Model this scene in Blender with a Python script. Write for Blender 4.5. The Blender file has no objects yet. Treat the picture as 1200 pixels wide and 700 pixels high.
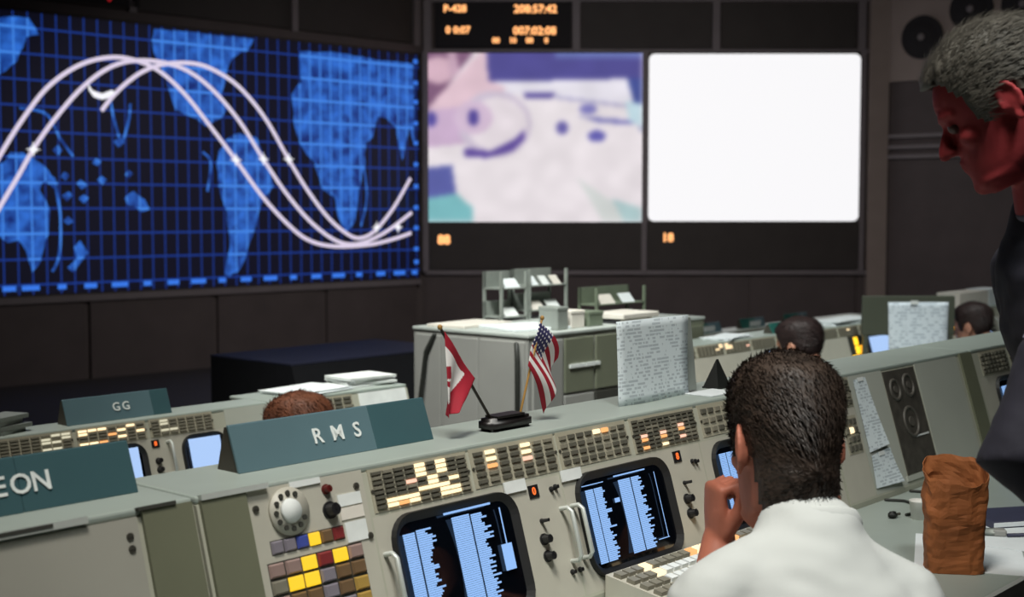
import bpy, bmesh, math, random
from mathutils import Vector, Matrix, noise

random.seed(7)
SC = bpy.context.scene
COL = SC.collection
R = math.radians

# ------------------------------------------------------------------ camera
cam_d = bpy.data.cameras.new('camera')
cam_d.sensor_width = 36.0
cam_d.lens = 36.0 * 1560.0 / 1200.0
cam_d.clip_start = 0.05
cam_d.clip_end = 100
cam = bpy.data.objects.new('camera', cam_d)
COL.objects.link(cam)
cam.location = (0, 0, 1.47)
cam.rotation_euler = (R(90) - math.atan(100 / 1560.0), 0, 0)
cam_d.dof.use_dof = True
cam_d.dof.focus_distance = 2.6
cam_d.dof.aperture_fstop = 5.0
SC.camera = cam

# ------------------------------------------------------------------ world, lights, exposure
w = bpy.data.worlds.new('world')
SC.world = w
w.use_nodes = True
w.node_tree.nodes['Background'].inputs[0].default_value = (0.75, 0.85, 0.9, 1)
w.node_tree.nodes['Background'].inputs[1].default_value = 0.022
SC.view_settings.view_transform = 'Standard'
SC.view_settings.look = 'None'
SC.view_settings.exposure = 0.0
SC.view_settings.gamma = 1.0
SC.view_settings.use_curve_mapping = False


def area(name, loc, target, size, power, col=(1, 1, 1), spread=180, sy=None):
    d = bpy.data.lights.new(name, 'AREA')
    d.energy = power
    d.color = col
    d.shape = 'RECTANGLE'
    d.size = size
    d.size_y = sy or size
    d.spread = R(spread)
    o = bpy.data.objects.new(name, d)
    COL.objects.link(o)
    o.location = loc
    o.rotation_euler = (Vector(target) - Vector(loc)).to_track_quat('-Z', 'Y').to_euler()
    return o


area('ceiling_lamp_console', (-0.3, 0.9, 4.6), (0.05, 2.3, 0.9), 0.9, 15, (1.0, 0.96, 0.88), 55)
area('ceiling_lamp_operator', (0.9, 0.1, 4.6), (0.7, 2.3, 0.8), 0.6, 6.5, (0.95, 1.0, 0.98), 50)
area('fill_light_front_row', (-0.2, 3.2, 4.7), (0.5, 5.6, 0.8), 1.0, 40, (0.97, 1.0, 0.95), 60)  # unseen fill without a fitting, placed to brighten the grey cabinet
area('fill_light_far_row', (2.6, 5.4, 4.7), (2.3, 7.6, 0.8), 1.0, 12, (0.95, 1.0, 0.97), 60)  # added fill without a fitting, lifts the dim chart and consoles at right
area('ceiling_lamp_side_row', (-1.6, 3.2, 4.7), (-1.0, 4.4, 0.8), 0.9, 13, (1.0, 0.97, 0.88), 60)
area('ceiling_lamp_hall', (1.0, 12.0, 4.8), (1.5, 15.0, 0.0), 3.0, 230, (1.0, 0.92, 0.9), 150)

# ------------------------------------------------------------------ materials


def lin(c):
    out = []
    for v in c:
        v = v / 255.0
        out.append(v / 12.92 if v <= 0.04045 else ((v + 0.055) / 1.055) ** 2.4)
    return tuple(out)


MATS = {}


def mat(name, col, rough=0.6, metal=0.0, var=0.08, scale=18.0, bump=0.0, emit=0.0, bscale=None, stretch=None, sample=False):
    if name in MATS:
        return MATS[name]
    m = bpy.data.materials.new(name)
    m.use_nodes = True
    nt = m.node_tree
    b = nt.nodes['Principled BSDF']
    b.inputs['Roughness'].default_value = rough
    b.inputs['Metallic'].default_value = metal
    c = lin(col)
    if emit > 0:
        b.inputs['Base Color'].default_value = (0.02, 0.02, 0.02, 1)
        b.inputs['Emission Color'].default_value = (*c, 1)
        b.inputs['Emission Strength'].default_value = emit
        if not sample:
            m.cycles.emission_sampling = 'NONE'
        MATS[name] = m
        return m
    tc = nt.nodes.new('ShaderNodeTexCoord')
    src = tc.outputs['Object']
    if stretch:
        mp = nt.nodes.new('ShaderNodeMapping')
        mp.inputs['Scale'].default_value = stretch
        nt.links.new(src, mp.inputs['Vector'])
        src = mp.outputs['Vector']
    nz = nt.nodes.new('ShaderNodeTexNoise')
    nz.inputs['Scale'].default_value = scale
    nz.inputs['Detail'].default_value = 5
    nt.links.new(src, nz.inputs['Vector'])
    rp = nt.nodes.new('ShaderNodeValToRGB')
    rp.color_ramp.elements[0].position = 0.3
    rp.color_ramp.elements[1].position = 0.7
    rp.color_ramp.elements[0].color = (*[max(0, v * (1 - var)) for v in c], 1)
    rp.color_ramp.elements[1].color = (*[min(1, v * (1 + var)) for v in c], 1)
    nt.links.new(nz.outputs['Fac'], rp.inputs['Fac'])
    nt.links.new(rp.outputs['Color'], b.inputs['Base Color'])
    if bump:
        n2 = nt.nodes.new('ShaderNodeTexNoise')
        n2.inputs['Scale'].default_value = bscale or scale * 3
        n2.inputs['Detail'].default_value = 3
        nt.links.new(src, n2.inputs['Vector'])
        bp = nt.nodes.new('ShaderNodeBump')
        bp.inputs['Strength'].default_value = bump
        bp.inputs['Distance'].default_value = 0.01
        nt.links.new(n2.outputs['Fac'], bp.inputs['Height'])
        nt.links.new(bp.outputs['Normal'], b.inputs['Normal'])
    MATS[name] = m
    return m


def print_mat(name, paper, ink, line=260.0, dens=0.5):
    """paper with small rows of printed marks"""
    m = bpy.data.materials.new(name)
    m.use_nodes = True
    nt = m.node_tree
    b = nt.nodes['Principled BSDF']
    b.inputs['Roughness'].default_value = 0.8
    tc = nt.nodes.new('ShaderNodeTexCoord')
    sp = nt.nodes.new('ShaderNodeSeparateXYZ')
    nt.links.new(tc.outputs['Object'], sp.inputs[0])

    def math_(op, a, bb=None):
        n = nt.nodes.new('ShaderNodeMath')
        n.operation = op
        for i, v in enumerate((a, bb)):
            if v is None:
                continue
            if isinstance(v, (int, float)):
                n.inputs[i].default_value = v
            else:
                nt.links.new(v, n.inputs[i])
        return n.outputs[0]
    row = math_('MULTIPLY', sp.outputs['Y'], line)
    rowi = math_('FLOOR', row)
    rowf = math_('FRACT', row)
    cb = nt.nodes.new('ShaderNodeCombineXYZ')
    nt.links.new(math_('MULTIPLY', sp.outputs['X'], line * 0.55), cb.inputs[0])
    nt.links.new(math_('MULTIPLY', rowi, 3.7), cb.inputs[1])
    nz = nt.nodes.new('ShaderNodeTexNoise')
    nz.inputs['Scale'].default_value = 1.0
    nz.inputs['Detail'].default_value = 2
    nt.links.new(cb.outputs[0], nz.inputs['Vector'])
    big = nt.nodes.new('ShaderNodeTexNoise')
    big.inputs['Scale'].default_value = 22
    nt.links.new(tc.outputs['Object'], big.inputs['Vector'])
    on = math_('GREATER_THAN', math_('ADD', nz.outputs['Fac'], math_('MULTIPLY', math_('SUBTRACT', big.outputs['Fac'], 0.5), 0.6)), 1.0 - dens)
    inrow = math_('LESS_THAN', rowf, 0.6)
    f = math_('MULTIPLY', on, inrow)
    mx = nt.nodes.new('ShaderNodeMix')
    mx.data_type = 'RGBA'
    mx.inputs['A'].default_value = (*lin(paper), 1)
    mx.inputs['B'].default_value = (*lin(ink), 1)
    nt.links.new(f, mx.inputs['Factor'])
    nt.links.new(mx.outputs['Result'], b.inputs['Base Color'])
    MATS[name] = m
    return m


def attr_mat(name, strength, attr='Col', emit=True, rough=0.7):
    m = bpy.data.materials.new(name)
    m.use_nodes = True
    nt = m.node_tree
    b = nt.nodes['Principled BSDF']
    b.inputs['Roughness'].default_value = rough
    a = nt.nodes.new('ShaderNodeAttribute')
    a.attribute_name = attr
    if emit:
        b.inputs['Base Color'].default_value = (0.02, 0.02, 0.02, 1)
        nt.links.new(a.outputs['Color'], b.inputs['Emission Color'])
        b.inputs['Emission Strength'].default_value = strength
    else:
        nt.links.new(a.outputs['Color'], b.inputs['Base Color'])
    MATS[name] = m
    return m


mat('console_paint', (176, 176, 160), 0.55, 0, 0.05, 9, 0.02)
mat('console_plate', (184, 181, 168), 0.5, 0, 0.04, 14, 0.02)
mat('blank_plate', (178, 181, 171), 0.5, 0, 0.04, 6, 0.02)
mat('grey_plate', (164, 162, 152), 0.55, 0, 0.06, 5, 0.02)
mat('console_top', (160, 170, 163), 0.42, 0, 0.05, 7, 0.02)
mat('trim_alu', (205, 210, 205), 0.35, 0.3, 0.04, 20)
mat('green_post', (112, 114, 94), 0.5, 0, 0.06, 8, 0.02)
mat('slot_dark', (52, 52, 46), 0.7)
mat('frame_beige', (166, 161, 142), 0.5, 0, 0.05, 30)
mat('button_off', (92, 90, 80), 0.5, 0, 0.12, 60)
mat('button_dim', (128, 124, 110), 0.5, 0, 0.1, 60)
mat('button_lit', (255, 226, 178), emit=1.6)
mat('button_amber', (255, 178, 110), emit=1.2)
mat('button_pink', (255, 196, 170), emit=1.25)
mat('button_green', (210, 232, 160), emit=0.8)
mat('button_yellow', (255, 206, 36), emit=1.08)
mat('button_white', (236, 230, 200), emit=0.8)
mat('digit_red', (255, 110, 40), emit=1.3)
mat('lamp_orange', (255, 170, 40), emit=1.6)
mat('lamp_yellow', (255, 200, 40), emit=1.8)
mat('lamp_red', (220, 30, 40), emit=0.7)
mat('tile_lilac', (128, 122, 132), 0.5)
mat('tile_blue', (66, 80, 160), 0.5)
mat('tile_red', (128, 44, 46), 0.5)
mat('tile_brown', (112, 88, 62), 0.5)
mat('tile_yellow', (172, 140, 70), 0.5)
mat('tile_pink', (150, 126, 120), 0.5)
mat('knob_black', (30, 30, 32), 0.4)
mat('knob_red', (90, 26, 24), 0.4)
mat('screw_steel', (96, 94, 86), 0.4, 0.6)
mat('tag_white', (226, 230, 228), 0.7)
mat('paper_white', (226, 232, 234), 0.8, 0, 0.03, 30)
mat('paper_cream', (220, 214, 204), 0.8, 0, 0.04, 30)
mat('crt_bezel', (20, 20, 21), 0.6)
mat('crt_glass', (5, 8, 14), 0.12, 0, 0.02)
mat('crt_text', (150, 195, 255), emit=0.95)
mat('crt_text_dim', (70, 105, 205), emit=0.75)
mat('crt_plain', (176, 208, 255), emit=0.95)
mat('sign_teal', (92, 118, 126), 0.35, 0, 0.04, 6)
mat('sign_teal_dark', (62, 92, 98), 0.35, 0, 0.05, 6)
mat('sign_green', (40, 96, 88), 0.45)
mat('sign_letter', (232, 238, 236), 0.5)
mat('sign_side', (70, 66, 58), 0.6)
mat('floor_dark', (48, 46, 46), 0.8, 0, 0.15, 30)
mat('ceiling_dark', (60, 58, 58), 0.9)
mat('wall_brown', (92, 84, 82), 0.8, 0, 0.08, 3)
mat('wall_panel', (84, 76, 75), 0.75, 0, 0.1, 2.5)
mat('wall_panel_black', (58, 54, 51), 0.7, 0, 0.1, 3)
mat('wall_frame', (120, 114, 116), 0.6, 0, 0.06, 4)
mat('wall_tan', (150, 138, 130), 0.8, 0, 0.06, 3)
mat('speaker_black', (30, 28, 30), 0.8)
mat('rail_grey', (122, 116, 116), 0.5)
mat('cab_grey', (150, 150, 146), 0.55, 0, 0.05, 5, 0.02)
mat('cab_top', (176, 182, 177), 0.6, 0, 0.04, 8)
mat('cab_green', (112, 116, 98), 0.6, 0, 0.06, 6)
mat('board_olive', (74, 78, 66), 0.6, 0, 0.06, 6)
mat('cable_black', (34, 36, 32), 0.5)
mat('rack_grey', (150, 156, 150), 0.45, 0.2, 0.06, 20)
mat('rack_green', (112, 122, 104), 0.5, 0, 0.06, 20)
mat('book_dark', (40, 40, 44), 0.6)
mat('book_blue', (60, 62, 84), 0.6)
mat('skin_ruddy', (176, 106, 84), 0.6, 0, 0.1, 25, 0.05)
mat('skin_red_lit', (158, 48, 52), 0.7, 0, 0.12, 25, 0.05)  # red glow on the standing man's face, put into the skin colour
mat('skin_plain', (196, 140, 116), 0.55, 0, 0.08, 25)
mat('shirt_white', (200, 203, 200), 0.85, 0, 0.025, 10, 0.25, bscale=9)
mat('shirt_pale', (190, 192, 190), 0.85, 0, 0.04, 10, 0.15, bscale=14)
mat('shirt_dark', (56, 58, 66), 0.85, 0, 0.06, 10, 0.15, bscale=14)
mat('jacket_navy', (32, 30, 42), 0.85, 0, 0.1, 14, 0.3, bscale=12)
mat('shirt_greyblue', (120, 118, 136), 0.85, 0, 0.06, 14, 0.2)
mat('trousers_grey', (60, 60, 62), 0.85, 0, 0.08, 14, 0.15)
mat('shoe_black', (24, 22, 22), 0.4)
mat('hair_dark', (54, 42, 34), 0.55, 0, 0.4, 30, 0.2, bscale=160)
mat('hair_grey', (86, 82, 74), 0.6, 0, 0.3, 30, 0.15, bscale=120)
mat('hair_red', (112, 66, 44), 0.6, 0, 0.3, 45, 0.2, bscale=120)
mat('hair_black', (46, 32, 31), 0.6, 0, 0.3, 45, 0.2, bscale=120)
mat('eye_white', (92, 66, 62), 0.3)
mat('chair_fabric', (66, 70, 72), 0.9, 0, 0.1, 60, 0.2)
mat('chair_metal', (90, 92, 94), 0.35, 0.8)
mat('bag_paper', (158, 94, 50), 0.75, 0, 0.2, 16, 0.25, bscale=24)
mat('flag_red', (156, 20, 42), 0.8, 0, 0.08, 30)
mat('flag_white', (232, 228, 226), 0.8, 0, 0.03, 30)
mat('flag_blue', (52, 50, 96), 0.8, 0, 0.08, 30)
mat('pole_dark', (44, 36, 30), 0.5)
mat('pole_gold', (170, 130, 70), 0.4)
mat('base_black', (26, 22, 22), 0.4)
mat('black_matt', (22, 24, 22), 0.6)
mat('cup_white', (230, 228, 222), 0.4)
mat('gauge_face', (70, 66, 60), 0.6, 0, 0.3, 40)
mat('gauge_ring', (86, 82, 76), 0.5)
mat('map_base', (4, 5, 16), 0.5)
mat('map_land', (24, 92, 214), emit=0.8)
mat('map_dash', (56, 124, 240), emit=0.9)
mat('map_track', (226, 214, 236), emit=0.95)
mat('map_symbol', (250, 250, 255), emit=1.0)
mat('display_orange', (255, 176, 110), emit=1.7)
mat('screen_white', (249, 248, 250), emit=1.0, sample=True)
print_mat('paper_print', (218, 228, 232), (182, 192, 198), 130, 0.5)
print_mat('paper_print_blue', (222, 232, 240), (186, 198, 208), 60, 0.5)
attr_mat('tv_picture', 0.95)

# map land with speckle, map grid: both drawn by nodes in the screen's own coordinates
m = MATS['map_land']
nt = m.node_tree
b = nt.nodes['Principled BSDF']
tc = nt.nodes.new('ShaderNodeTexCoord')
nz = nt.nodes.new('ShaderNodeTexNoise')
nz.inputs['Scale'].default_value = 6
nz.inputs['Detail'].default_value = 6
nt.links.new(tc.outputs['Object'], nz.inputs['Vector'])
rp = nt.nodes.new('ShaderNodeValToRGB')
rp.color_ramp.elements[0].position = 0.32
rp.color_ramp.elements[0].color = (*lin((12, 44, 126)), 1)
rp.color_ramp.elements[1].position = 0.68
rp.color_ramp.elements[1].color = (*lin((52, 122, 232)), 1)
nt.links.new(nz.outputs['Fac'], rp.inputs['Fac'])
LAND_NT, LAND_RP, LAND_B, LAND_TC = nt, rp, b, tc

m = bpy.data.materials.new('map_grid')
MATS['map_grid'] = m
m.use_nodes = True
nt = m.node_tree
b = nt.nodes['Principled BSDF']
b.inputs['Base Color'].default_value = (0.01, 0.01, 0.03, 1)
tc = nt.nodes.new('ShaderNodeTexCoord')
sp = nt.nodes.new('ShaderNodeSeparateXYZ')
nt.links.new(tc.outputs['Object'], sp.inputs[0])


def mnode(op, a, bb, nt=m.node_tree):
    n = nt.nodes.new('ShaderNodeMath')
    n.operation = op
    for i, v in enumerate((a, bb)):
        if isinstance(v, (int, float)):
            n.inputs[i].default_value = v
        else:
            nt.links.new(v, n.inputs[i])
    return n.outputs[0]


def grid_factor(nt, sp, kx, kz):
    def q(op, a, bb):
        return mnode(op, a, bb, nt)
    gx_ = q('LESS_THAN', q('ABSOLUTE', q('SUBTRACT', q('FRACT', q('DIVIDE', sp.outputs['X'], 0.162), 0), 0.5), 0), kx)
    gz_ = q('LESS_THAN', q('ABSOLUTE', q('SUBTRACT', q('FRACT', q('DIVIDE', sp.outputs['Z'], 0.277), 0), 0.5), 0), kz)
    return q('MAXIMUM', gx_, gz_)


sp2 = LAND_NT.nodes.new('ShaderNodeSeparateXYZ')
LAND_NT.links.new(LAND_TC.outputs['Object'], sp2.inputs[0])
mx2 = LAND_NT.nodes.new('ShaderNodeMix')
mx2.data_type = 'RGBA'
LAND_NT.links.new(grid_factor(LAND_NT, sp2, 0.06, 0.05), mx2.inputs['Factor'])
LAND_NT.links.new(LAND_RP.outputs['Color'], mx2.inputs['A'])
mx2.inputs['B'].default_value = (*lin((72, 146, 250)), 1)
LAND_NT.links.new(mx2.outputs['Result'], LAND_B.inputs['Emission Color'])
gx = mnode('LESS_THAN', mnode('ABSOLUTE', mnode('SUBTRACT', mnode('FRACT', mnode('DIVIDE', sp.outputs['X'], 0.162), 0), 0.5), 0), 0.05)
gz = mnode('LESS_THAN', mnode('ABSOLUTE', mnode('SUBTRACT', mnode('FRACT', mnode('DIVIDE', sp.outputs['Z'], 0.277), 0), 0.5), 0), 0.038)
g = mnode('MAXIMUM', gx, gz)
mx = nt.nodes.new('ShaderNodeMix')
mx.data_type = 'RGBA'
mx.inputs['A'].default_value = (*lin((8, 9, 26)), 1)
mx.inputs['B'].default_value = (*lin((23, 60, 152)), 1)
nt.links.new(g, mx.inputs['Factor'])
nt.links.new(mx.outputs['Result'], b.inputs['Emission Color'])
b.inputs['Emission Strength'].default_value = 0.75

# ------------------------------------------------------------------ mesh helpers


class MB:
    def __init__(s):
        s.v = []
        s.f = []
        s.mi = []
        s.cur = 0

    def add(s, vs, fs):
        o = len(s.v)
        s.v += [tuple(p) for p in vs]
        for f in fs:
            s.f.append([i + o for i in f])
            s.mi.append(s.cur)
        return s

    def box(s, x0, x1, y0, y1, z0, z1, M=None):
        vs = [Vector((x, y, z)) for x in (x0, x1) for y in (y0, y1) for z in (z0, z1)]
        if M:
            vs = [M @ p for p in vs]
        return s.add(vs, [(0, 1, 3, 2), (4, 6, 7, 5), (0, 4, 5, 1), (2, 3, 7, 6), (0, 2, 6, 4), (1, 5, 7, 3)])

    def prism(s, poly, a0, a1, axes='yzx'):
        """poly in the first two axes, extruded along the third"""
        ix = {'x': 0, 'y': 1, 'z': 2}
        i, j, k = (ix[c] for c in axes)
        vs = []
        for a in (a0, a1):
            for p in poly:
                q = [0, 0, 0]
                q[i], q[j], q[k] = p[0], p[1], a
                vs.append(q)
        n = len(poly)
        fs = [list(range(n))[::-1], list(range(n, 2 * n))]
        fs += [(t, (t + 1) % n, n + (t + 1) % n, n + t) for t in range(n)]
        return s.add(vs, fs)

    def cyl(s, c, r, h, seg=16, axis='z', r2=None):
        r2 = r if r2 is None else r2
        vs = []
        for q, rr in ((0, r), (h, r2)):
            for t in range(seg):
                a = 2 * math.pi * t / seg
                p = (rr * math.cos(a), rr * math.sin(a), q)
                if axis == 'y':
                    p = (p[0], p[2], p[1])
                elif axis == 'x':
                    p = (p[2], p[0], p[1])
                vs.append((c[0] + p[0], c[1] + p[1], c[2] + p[2]))
        fs = [list(range(seg))[::-1], list(range(seg, 2 * seg))]
        fs += [(t, (t + 1) % seg, seg + (t + 1) % seg, seg + t) for t in range(seg)]
        return s.add(vs, fs)

    def tube(s, pts, rad, seg=10, up=None, flat=1.0, caps=True, closed=False):
        """tube along pts with a radius (or (ra, rb)) per point; rounded ends"""
        pts = [Vector(p) for p in pts]
        n = len(pts)
        if not isinstance(rad, (list, tuple)):
            rad = [rad] * n
        rad = [(q, q * flat) if not isinstance(q, (list, tuple)) else q for q in rad]
        tg = []
        for i in range(n):
            if closed:
                d = pts[(i + 1) % n] - pts[i - 1]
            else:
                d = pts[min(i + 1, n - 1)] - pts[max(i - 1, 0)]
            tg.append(d.normalized())
        ref = Vector(up) if up else (Vector((0, 0, 1)) if abs(tg[0].z) < 0.9 else Vector((0, 1, 0)))
        rings = []
        for i in range(n):
            a = ref - tg[i] * ref.dot(tg[i])
            if a.length < 1e-5:
                a = tg[i].orthogonal()
            a.normalize()
            bb = tg[i].cross(a)
            if not up:
                ref = a
            rings.append((pts[i], a, bb, rad[i][0], rad[i][1], tg[i]))
        if caps and not closed:
            p, a, bb, r0, r1, t = rings[0]
            mm = min(r0, r1)
            pre = [(p - t * mm * math.sin(q), a, bb, r0 * math.cos(q), r1 * math.cos(q), t) for q in (1.25, 0.8, 0.4)]
            p, a, bb, r0, r1, t = rings[-1]
            mm = min(r0, r1)
            post = [(p + t * mm * math.sin(q), a, bb, r0 * math.cos(q), r1 * math.cos(q), t) for q in (0.4, 0.8, 1.25)]
            rings = pre + rings + post
        vs = []
        for (p, a, bb, r0, r1, t) in rings:
            for k in range(seg):
                an = 2 * math.pi * k / seg
                vs.append(p + bb * (math.cos(an) * r0) + a * (math.sin(an) * r1))
        fs = []
        m_ = len(rings)
        for i in range(m_ if closed else m_ - 1):
            j = (i + 1) % m_
            for k in range(seg):
                fs.append((i * seg + k, i * seg + (k + 1) % seg, j * seg + (k + 1) % seg, j * seg + k))
        if not closed:
            fs.append(list(range(seg))[::-1])
            fs.append([(m_ - 1) * seg + k for k in range(seg)])
        return s.add(vs, fs)

    def ell(s, c, r, M=None, seg=16, rings=10):
        vs = [Vector((0, 0, -r[2]))]
        for i in range(1, rings):
            ph = -math.pi / 2 + math.pi * i / rings
            for k in range(seg):
                a = 2 * math.pi * k / seg
                vs.append(Vector((r[0] * math.cos(ph) * math.cos(a), r[1] * math.cos(ph) * math.sin(a), r[2] * math.sin(ph))))
        vs.append(Vector((0, 0, r[2])))
        if M:
            vs = [M @ p for p in vs]
        vs = [p + Vector(c) for p in vs]
        fs = [(0, 1 + (k + 1) % seg, 1 + k) for k in range(seg)]
        for i in range(rings - 2):
            for k in range(seg):
                fs.append((1 + i * seg + k, 1 + i * seg + (k + 1) % seg, 1 + (i + 1) * seg + (k + 1) % seg, 1 + (i + 1) * seg + k))
        top = len(vs) - 1
        fs += [(top, 1 + (rings - 2) * seg + k, 1 + (rings - 2) * seg + (k + 1) % seg) for k in range(seg)]
        return s.add(vs, fs)

    def xf(s, M, start=0):
        s.v[start:] = [tuple(M @ Vector(p)) for p in s.v[start:]]
        return s

    def mesh(s, name, mats, smooth=False):
        me = bpy.data.meshes.new(name)
        me.from_pydata(s.v, [], s.f)
        for q in (mats if isinstance(mats, (list, tuple)) else [mats]):
            me.materials.append(MATS[q])
        me.polygons.foreach_set('material_index', s.mi)
        if smooth:
            me.polygons.foreach_set('use_smooth', [True] * len(me.polygons))
        bm = bmesh.new()
        bm.from_mesh(me)
        bmesh.ops.recalc_face_normals(bm, faces=bm.faces)
        bm.to_mesh(me)
        bm.free()
        me.update()
        return me

    def build(s, name, mats, parent=None, smooth=False, loc=None, rot=None):
        return link(name, s.mesh(name, mats, smooth), parent, loc, rot)


def link(name, me, parent=None, loc=None, rot=None):
    o = bpy.data.objects.new(name, me)
    COL.objects.link(o)
    if parent:
        o.parent = parent
    if loc is not None:
        o.location = loc
    if rot is not None:
        o.rotation_euler = rot
    return o


def tag(o, label=None, cat=None, group=None, kind=None):
    if label:
        o['label'] = label
    if cat:
        o['category'] = cat
    if group:
        o['group'] = group
    if kind:
        o['kind'] = kind
    return o


def thing(name, label, cat, loc=(0, 0, 0), rot=(0, 0, 0), group=None):
    return tag(link(name, None, None, loc, rot), label, cat, group)


def struct(name, mb, m, parent=None):
    o = mb.build(name, m, parent)
    if parent is None:
        o['kind'] = 'structure'
    return o


def bevel(o, wdt=0.003, seg=2):
    md = o.modifiers.new('bevel', 'BEVEL')
    md.width = wdt
    md.segments = seg
    md.limit_method = 'ANGLE'
    return o


def rbox(sx, sy, sz, wdt, seg=2):
    """bevelled box mesh builder centred on x, y and standing on z = 0"""
    bm = bmesh.new()
    bmesh.ops.create_cube(bm, size=1)
    bmesh.ops.scale(bm, verts=bm.verts, vec=(sx, sy, sz))
    bmesh.ops.translate(bm, verts=bm.verts, vec=(0, 0, sz / 2))
    bmesh.ops.bevel(bm, geom=list(bm.edges), offset=wdt, segments=seg, affect='EDGES')
    mb = MB()
    bm.verts.index_update()
    mb.add([v.co.copy() for v in bm.verts], [[v.index for v in f.verts] for f in bm.faces])
    bm.free()
    return mb


def evaluated(o):
    dg = bpy.context.evaluated_depsgraph_get()
    me = bpy.data.meshes.new_from_object(o.evaluated_get(dg))
    return me


def text_mesh(txt, size, m, depth=0.0015, spacing=1.0, bold=0.0):
    cu = bpy.data.curves.new('letters', 'FONT')
    cu.body = txt
    cu.size = size
    cu.extrude = depth
    cu.align_x = 'CENTER'
    cu.align_y = 'CENTER'
    cu.space_character = spacing
    cu.offset = bold
    cu.resolution_u = 3
    o = bpy.data.objects.new('letters', cu)
    COL.objects.link(o)
    me = evaluated(o)
    bpy.data.objects.remove(o)
    me.materials.clear()
    me.materials.append(MATS[m])
    return me


# ------------------------------------------------------------------ frame of the console rows
ROW = R(48.5)
DU = Vector((math.cos(ROW), math.sin(ROW), 0))
DV = Vector((-math.sin(ROW), math.cos(ROW), 0))
ORG = Vector((-0.393, 1.926, 0))
ROT = (0, 0, ROW)


def W(u, v, z=0.0):
    """u along the row, v away from the operators"""
    return ORG + DU * u + DV * v + Vector((0, 0, z))


# ------------------------------------------------------------------ room
struct('floor', MB().box(-5, 14, -4.6, 0.9, -0.6, 0.0).xf(Matrix.Translation(ORG) @ Matrix.Rotation(ROW, 4, 'Z')), 'floor_dark')
struct('floor', MB().box(-8, 14, 0.9, 2.7, -0.6, -0.2).xf(Matrix.Translation(ORG) @ Matrix.Rotation(ROW, 4, 'Z')), 'floor_dark')
struct('floor', MB().box(-9, 14, 2.7, 16, -0.6, -0.4).xf(Matrix.Translation(ORG) @ Matrix.Rotation(ROW, 4, 'Z')), 'floor_dark')
struct('ceiling', MB().prism([(-12, -4), (12, -4), (12, 20), (-12, 20)], 4.95, 5.05, 'xyz'), 'ceiling_dark')
struct('wall_back', MB().box(-11, 11.5, -3.5, -3.3, -0.6, 5.0), 'wall_brown')
struct('wall_left', MB().box(-10.6, -10.4, -3.4, 10.0, -0.6, 5.0), 'wall_brown')
struct('wall_right', MB().box(11.3, 11.5, -3.4, 14.0, -0.6, 5.0), 'wall_brown')

# the wall with the big map: m runs along it from the corner, negative to the left
CORNER = Vector((-1.271, 18.44, 0))
MAPROT = (0, 0, R(45))
wm = struct('wall_front', MB().box(-13.2, 0.05, 0.06, 0.25, -0.6, 5.0), 'wall_brown')
wm.location = CORNER
wm.rotation_euler = MAPROT
for x0, x1 in ((-11.6, -10.0), (-9.95, -8.32), (-8.27, -6.64), (-6.59, -4.97), (-4.91, -3.30), (-3.24, -1.65), (-1.59, -0.06)):
    struct('panel', MB().box(x0, x1, 0.02, 0.06, -0.4, 0.47), 'wall_panel', wm)
struct('ledge', MB().box(-12, 0, -0.01, 0.06, 0.485, 0.56), 'wall_frame', wm)
struct('header_beam', MB().box(-12, 0, -0.02, 0.06, 3.66, 3.76), 'wall_panel', wm)
for x0, x1 in ((-8.9, -6.70), (-6.62, -4.37), (-4.29, -2.12), (-2.04, -0.10)):
    struct('upper_panel', MB().box(x0, x1, 0.02, 0.06, 3.79, 4.85), 'wall_panel_black', wm)
for x in (-6.66, -4.33, -2.08, -0.05):
    struct('post', MB().box(x - 0.045, x + 0.045, -0.02, 0.06, 3.76, 4.9), 'wall_frame', wm)

# wall with the two television screens
wt = struct('wall_screen', MB().box(-1.3, 5.3, 18.5, 18.7, -0.6, 5.0), 'wall_brown')
for x0, x1 in ((-1.22, 0.30), (0.33, 1.80), (1.83, 3.28), (3.31, 4.76), (4.79, 5.2)):
    struct('panel', MB().box(x0, x1, 18.47, 18.5, -0.4, 0.60), 'wall_panel', wt)
struct('ledge', MB().box(-1.2, 5.2, 18.42, 18.5, 0.62, 0.68), 'wall_frame', wt)
struct('header_beam', MB().box(-1.2, 5.2, 18.42, 18.5, 4.36, 4.50), 'wall_frame', wt)
struct('cornice', MB().box(-1.2, 5.2, 18.44, 18.5, 3.66, 3.72), 'wall_frame', wt)
for x in (-1.16, 0.88, 2.80, 4.80):
    struct('post', MB().box(x - 0.05, x + 0.05, 18.42, 18.5, 3.66, 4.36), 'wall_frame', wt)
for x0, x1 in ((0.95, 2.74), (2.87, 4.72)):
    struct('upper_panel', MB().box(x0, x1, 18.45, 18.5, 3.73, 4.34), 'wall_panel_black', wt)
for x in (-1.19, 1.83, 4.82):
    struct('post', MB().box(x - 0.04, x + 0.04, 18.40, 18.5, 0.66, 3.68), 'wall_frame', wt)
struct('pilaster', MB().box(4.9, 5.16, 18.36, 18.5, -0.4, 5.0), 'wall_tan', wt)

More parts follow.
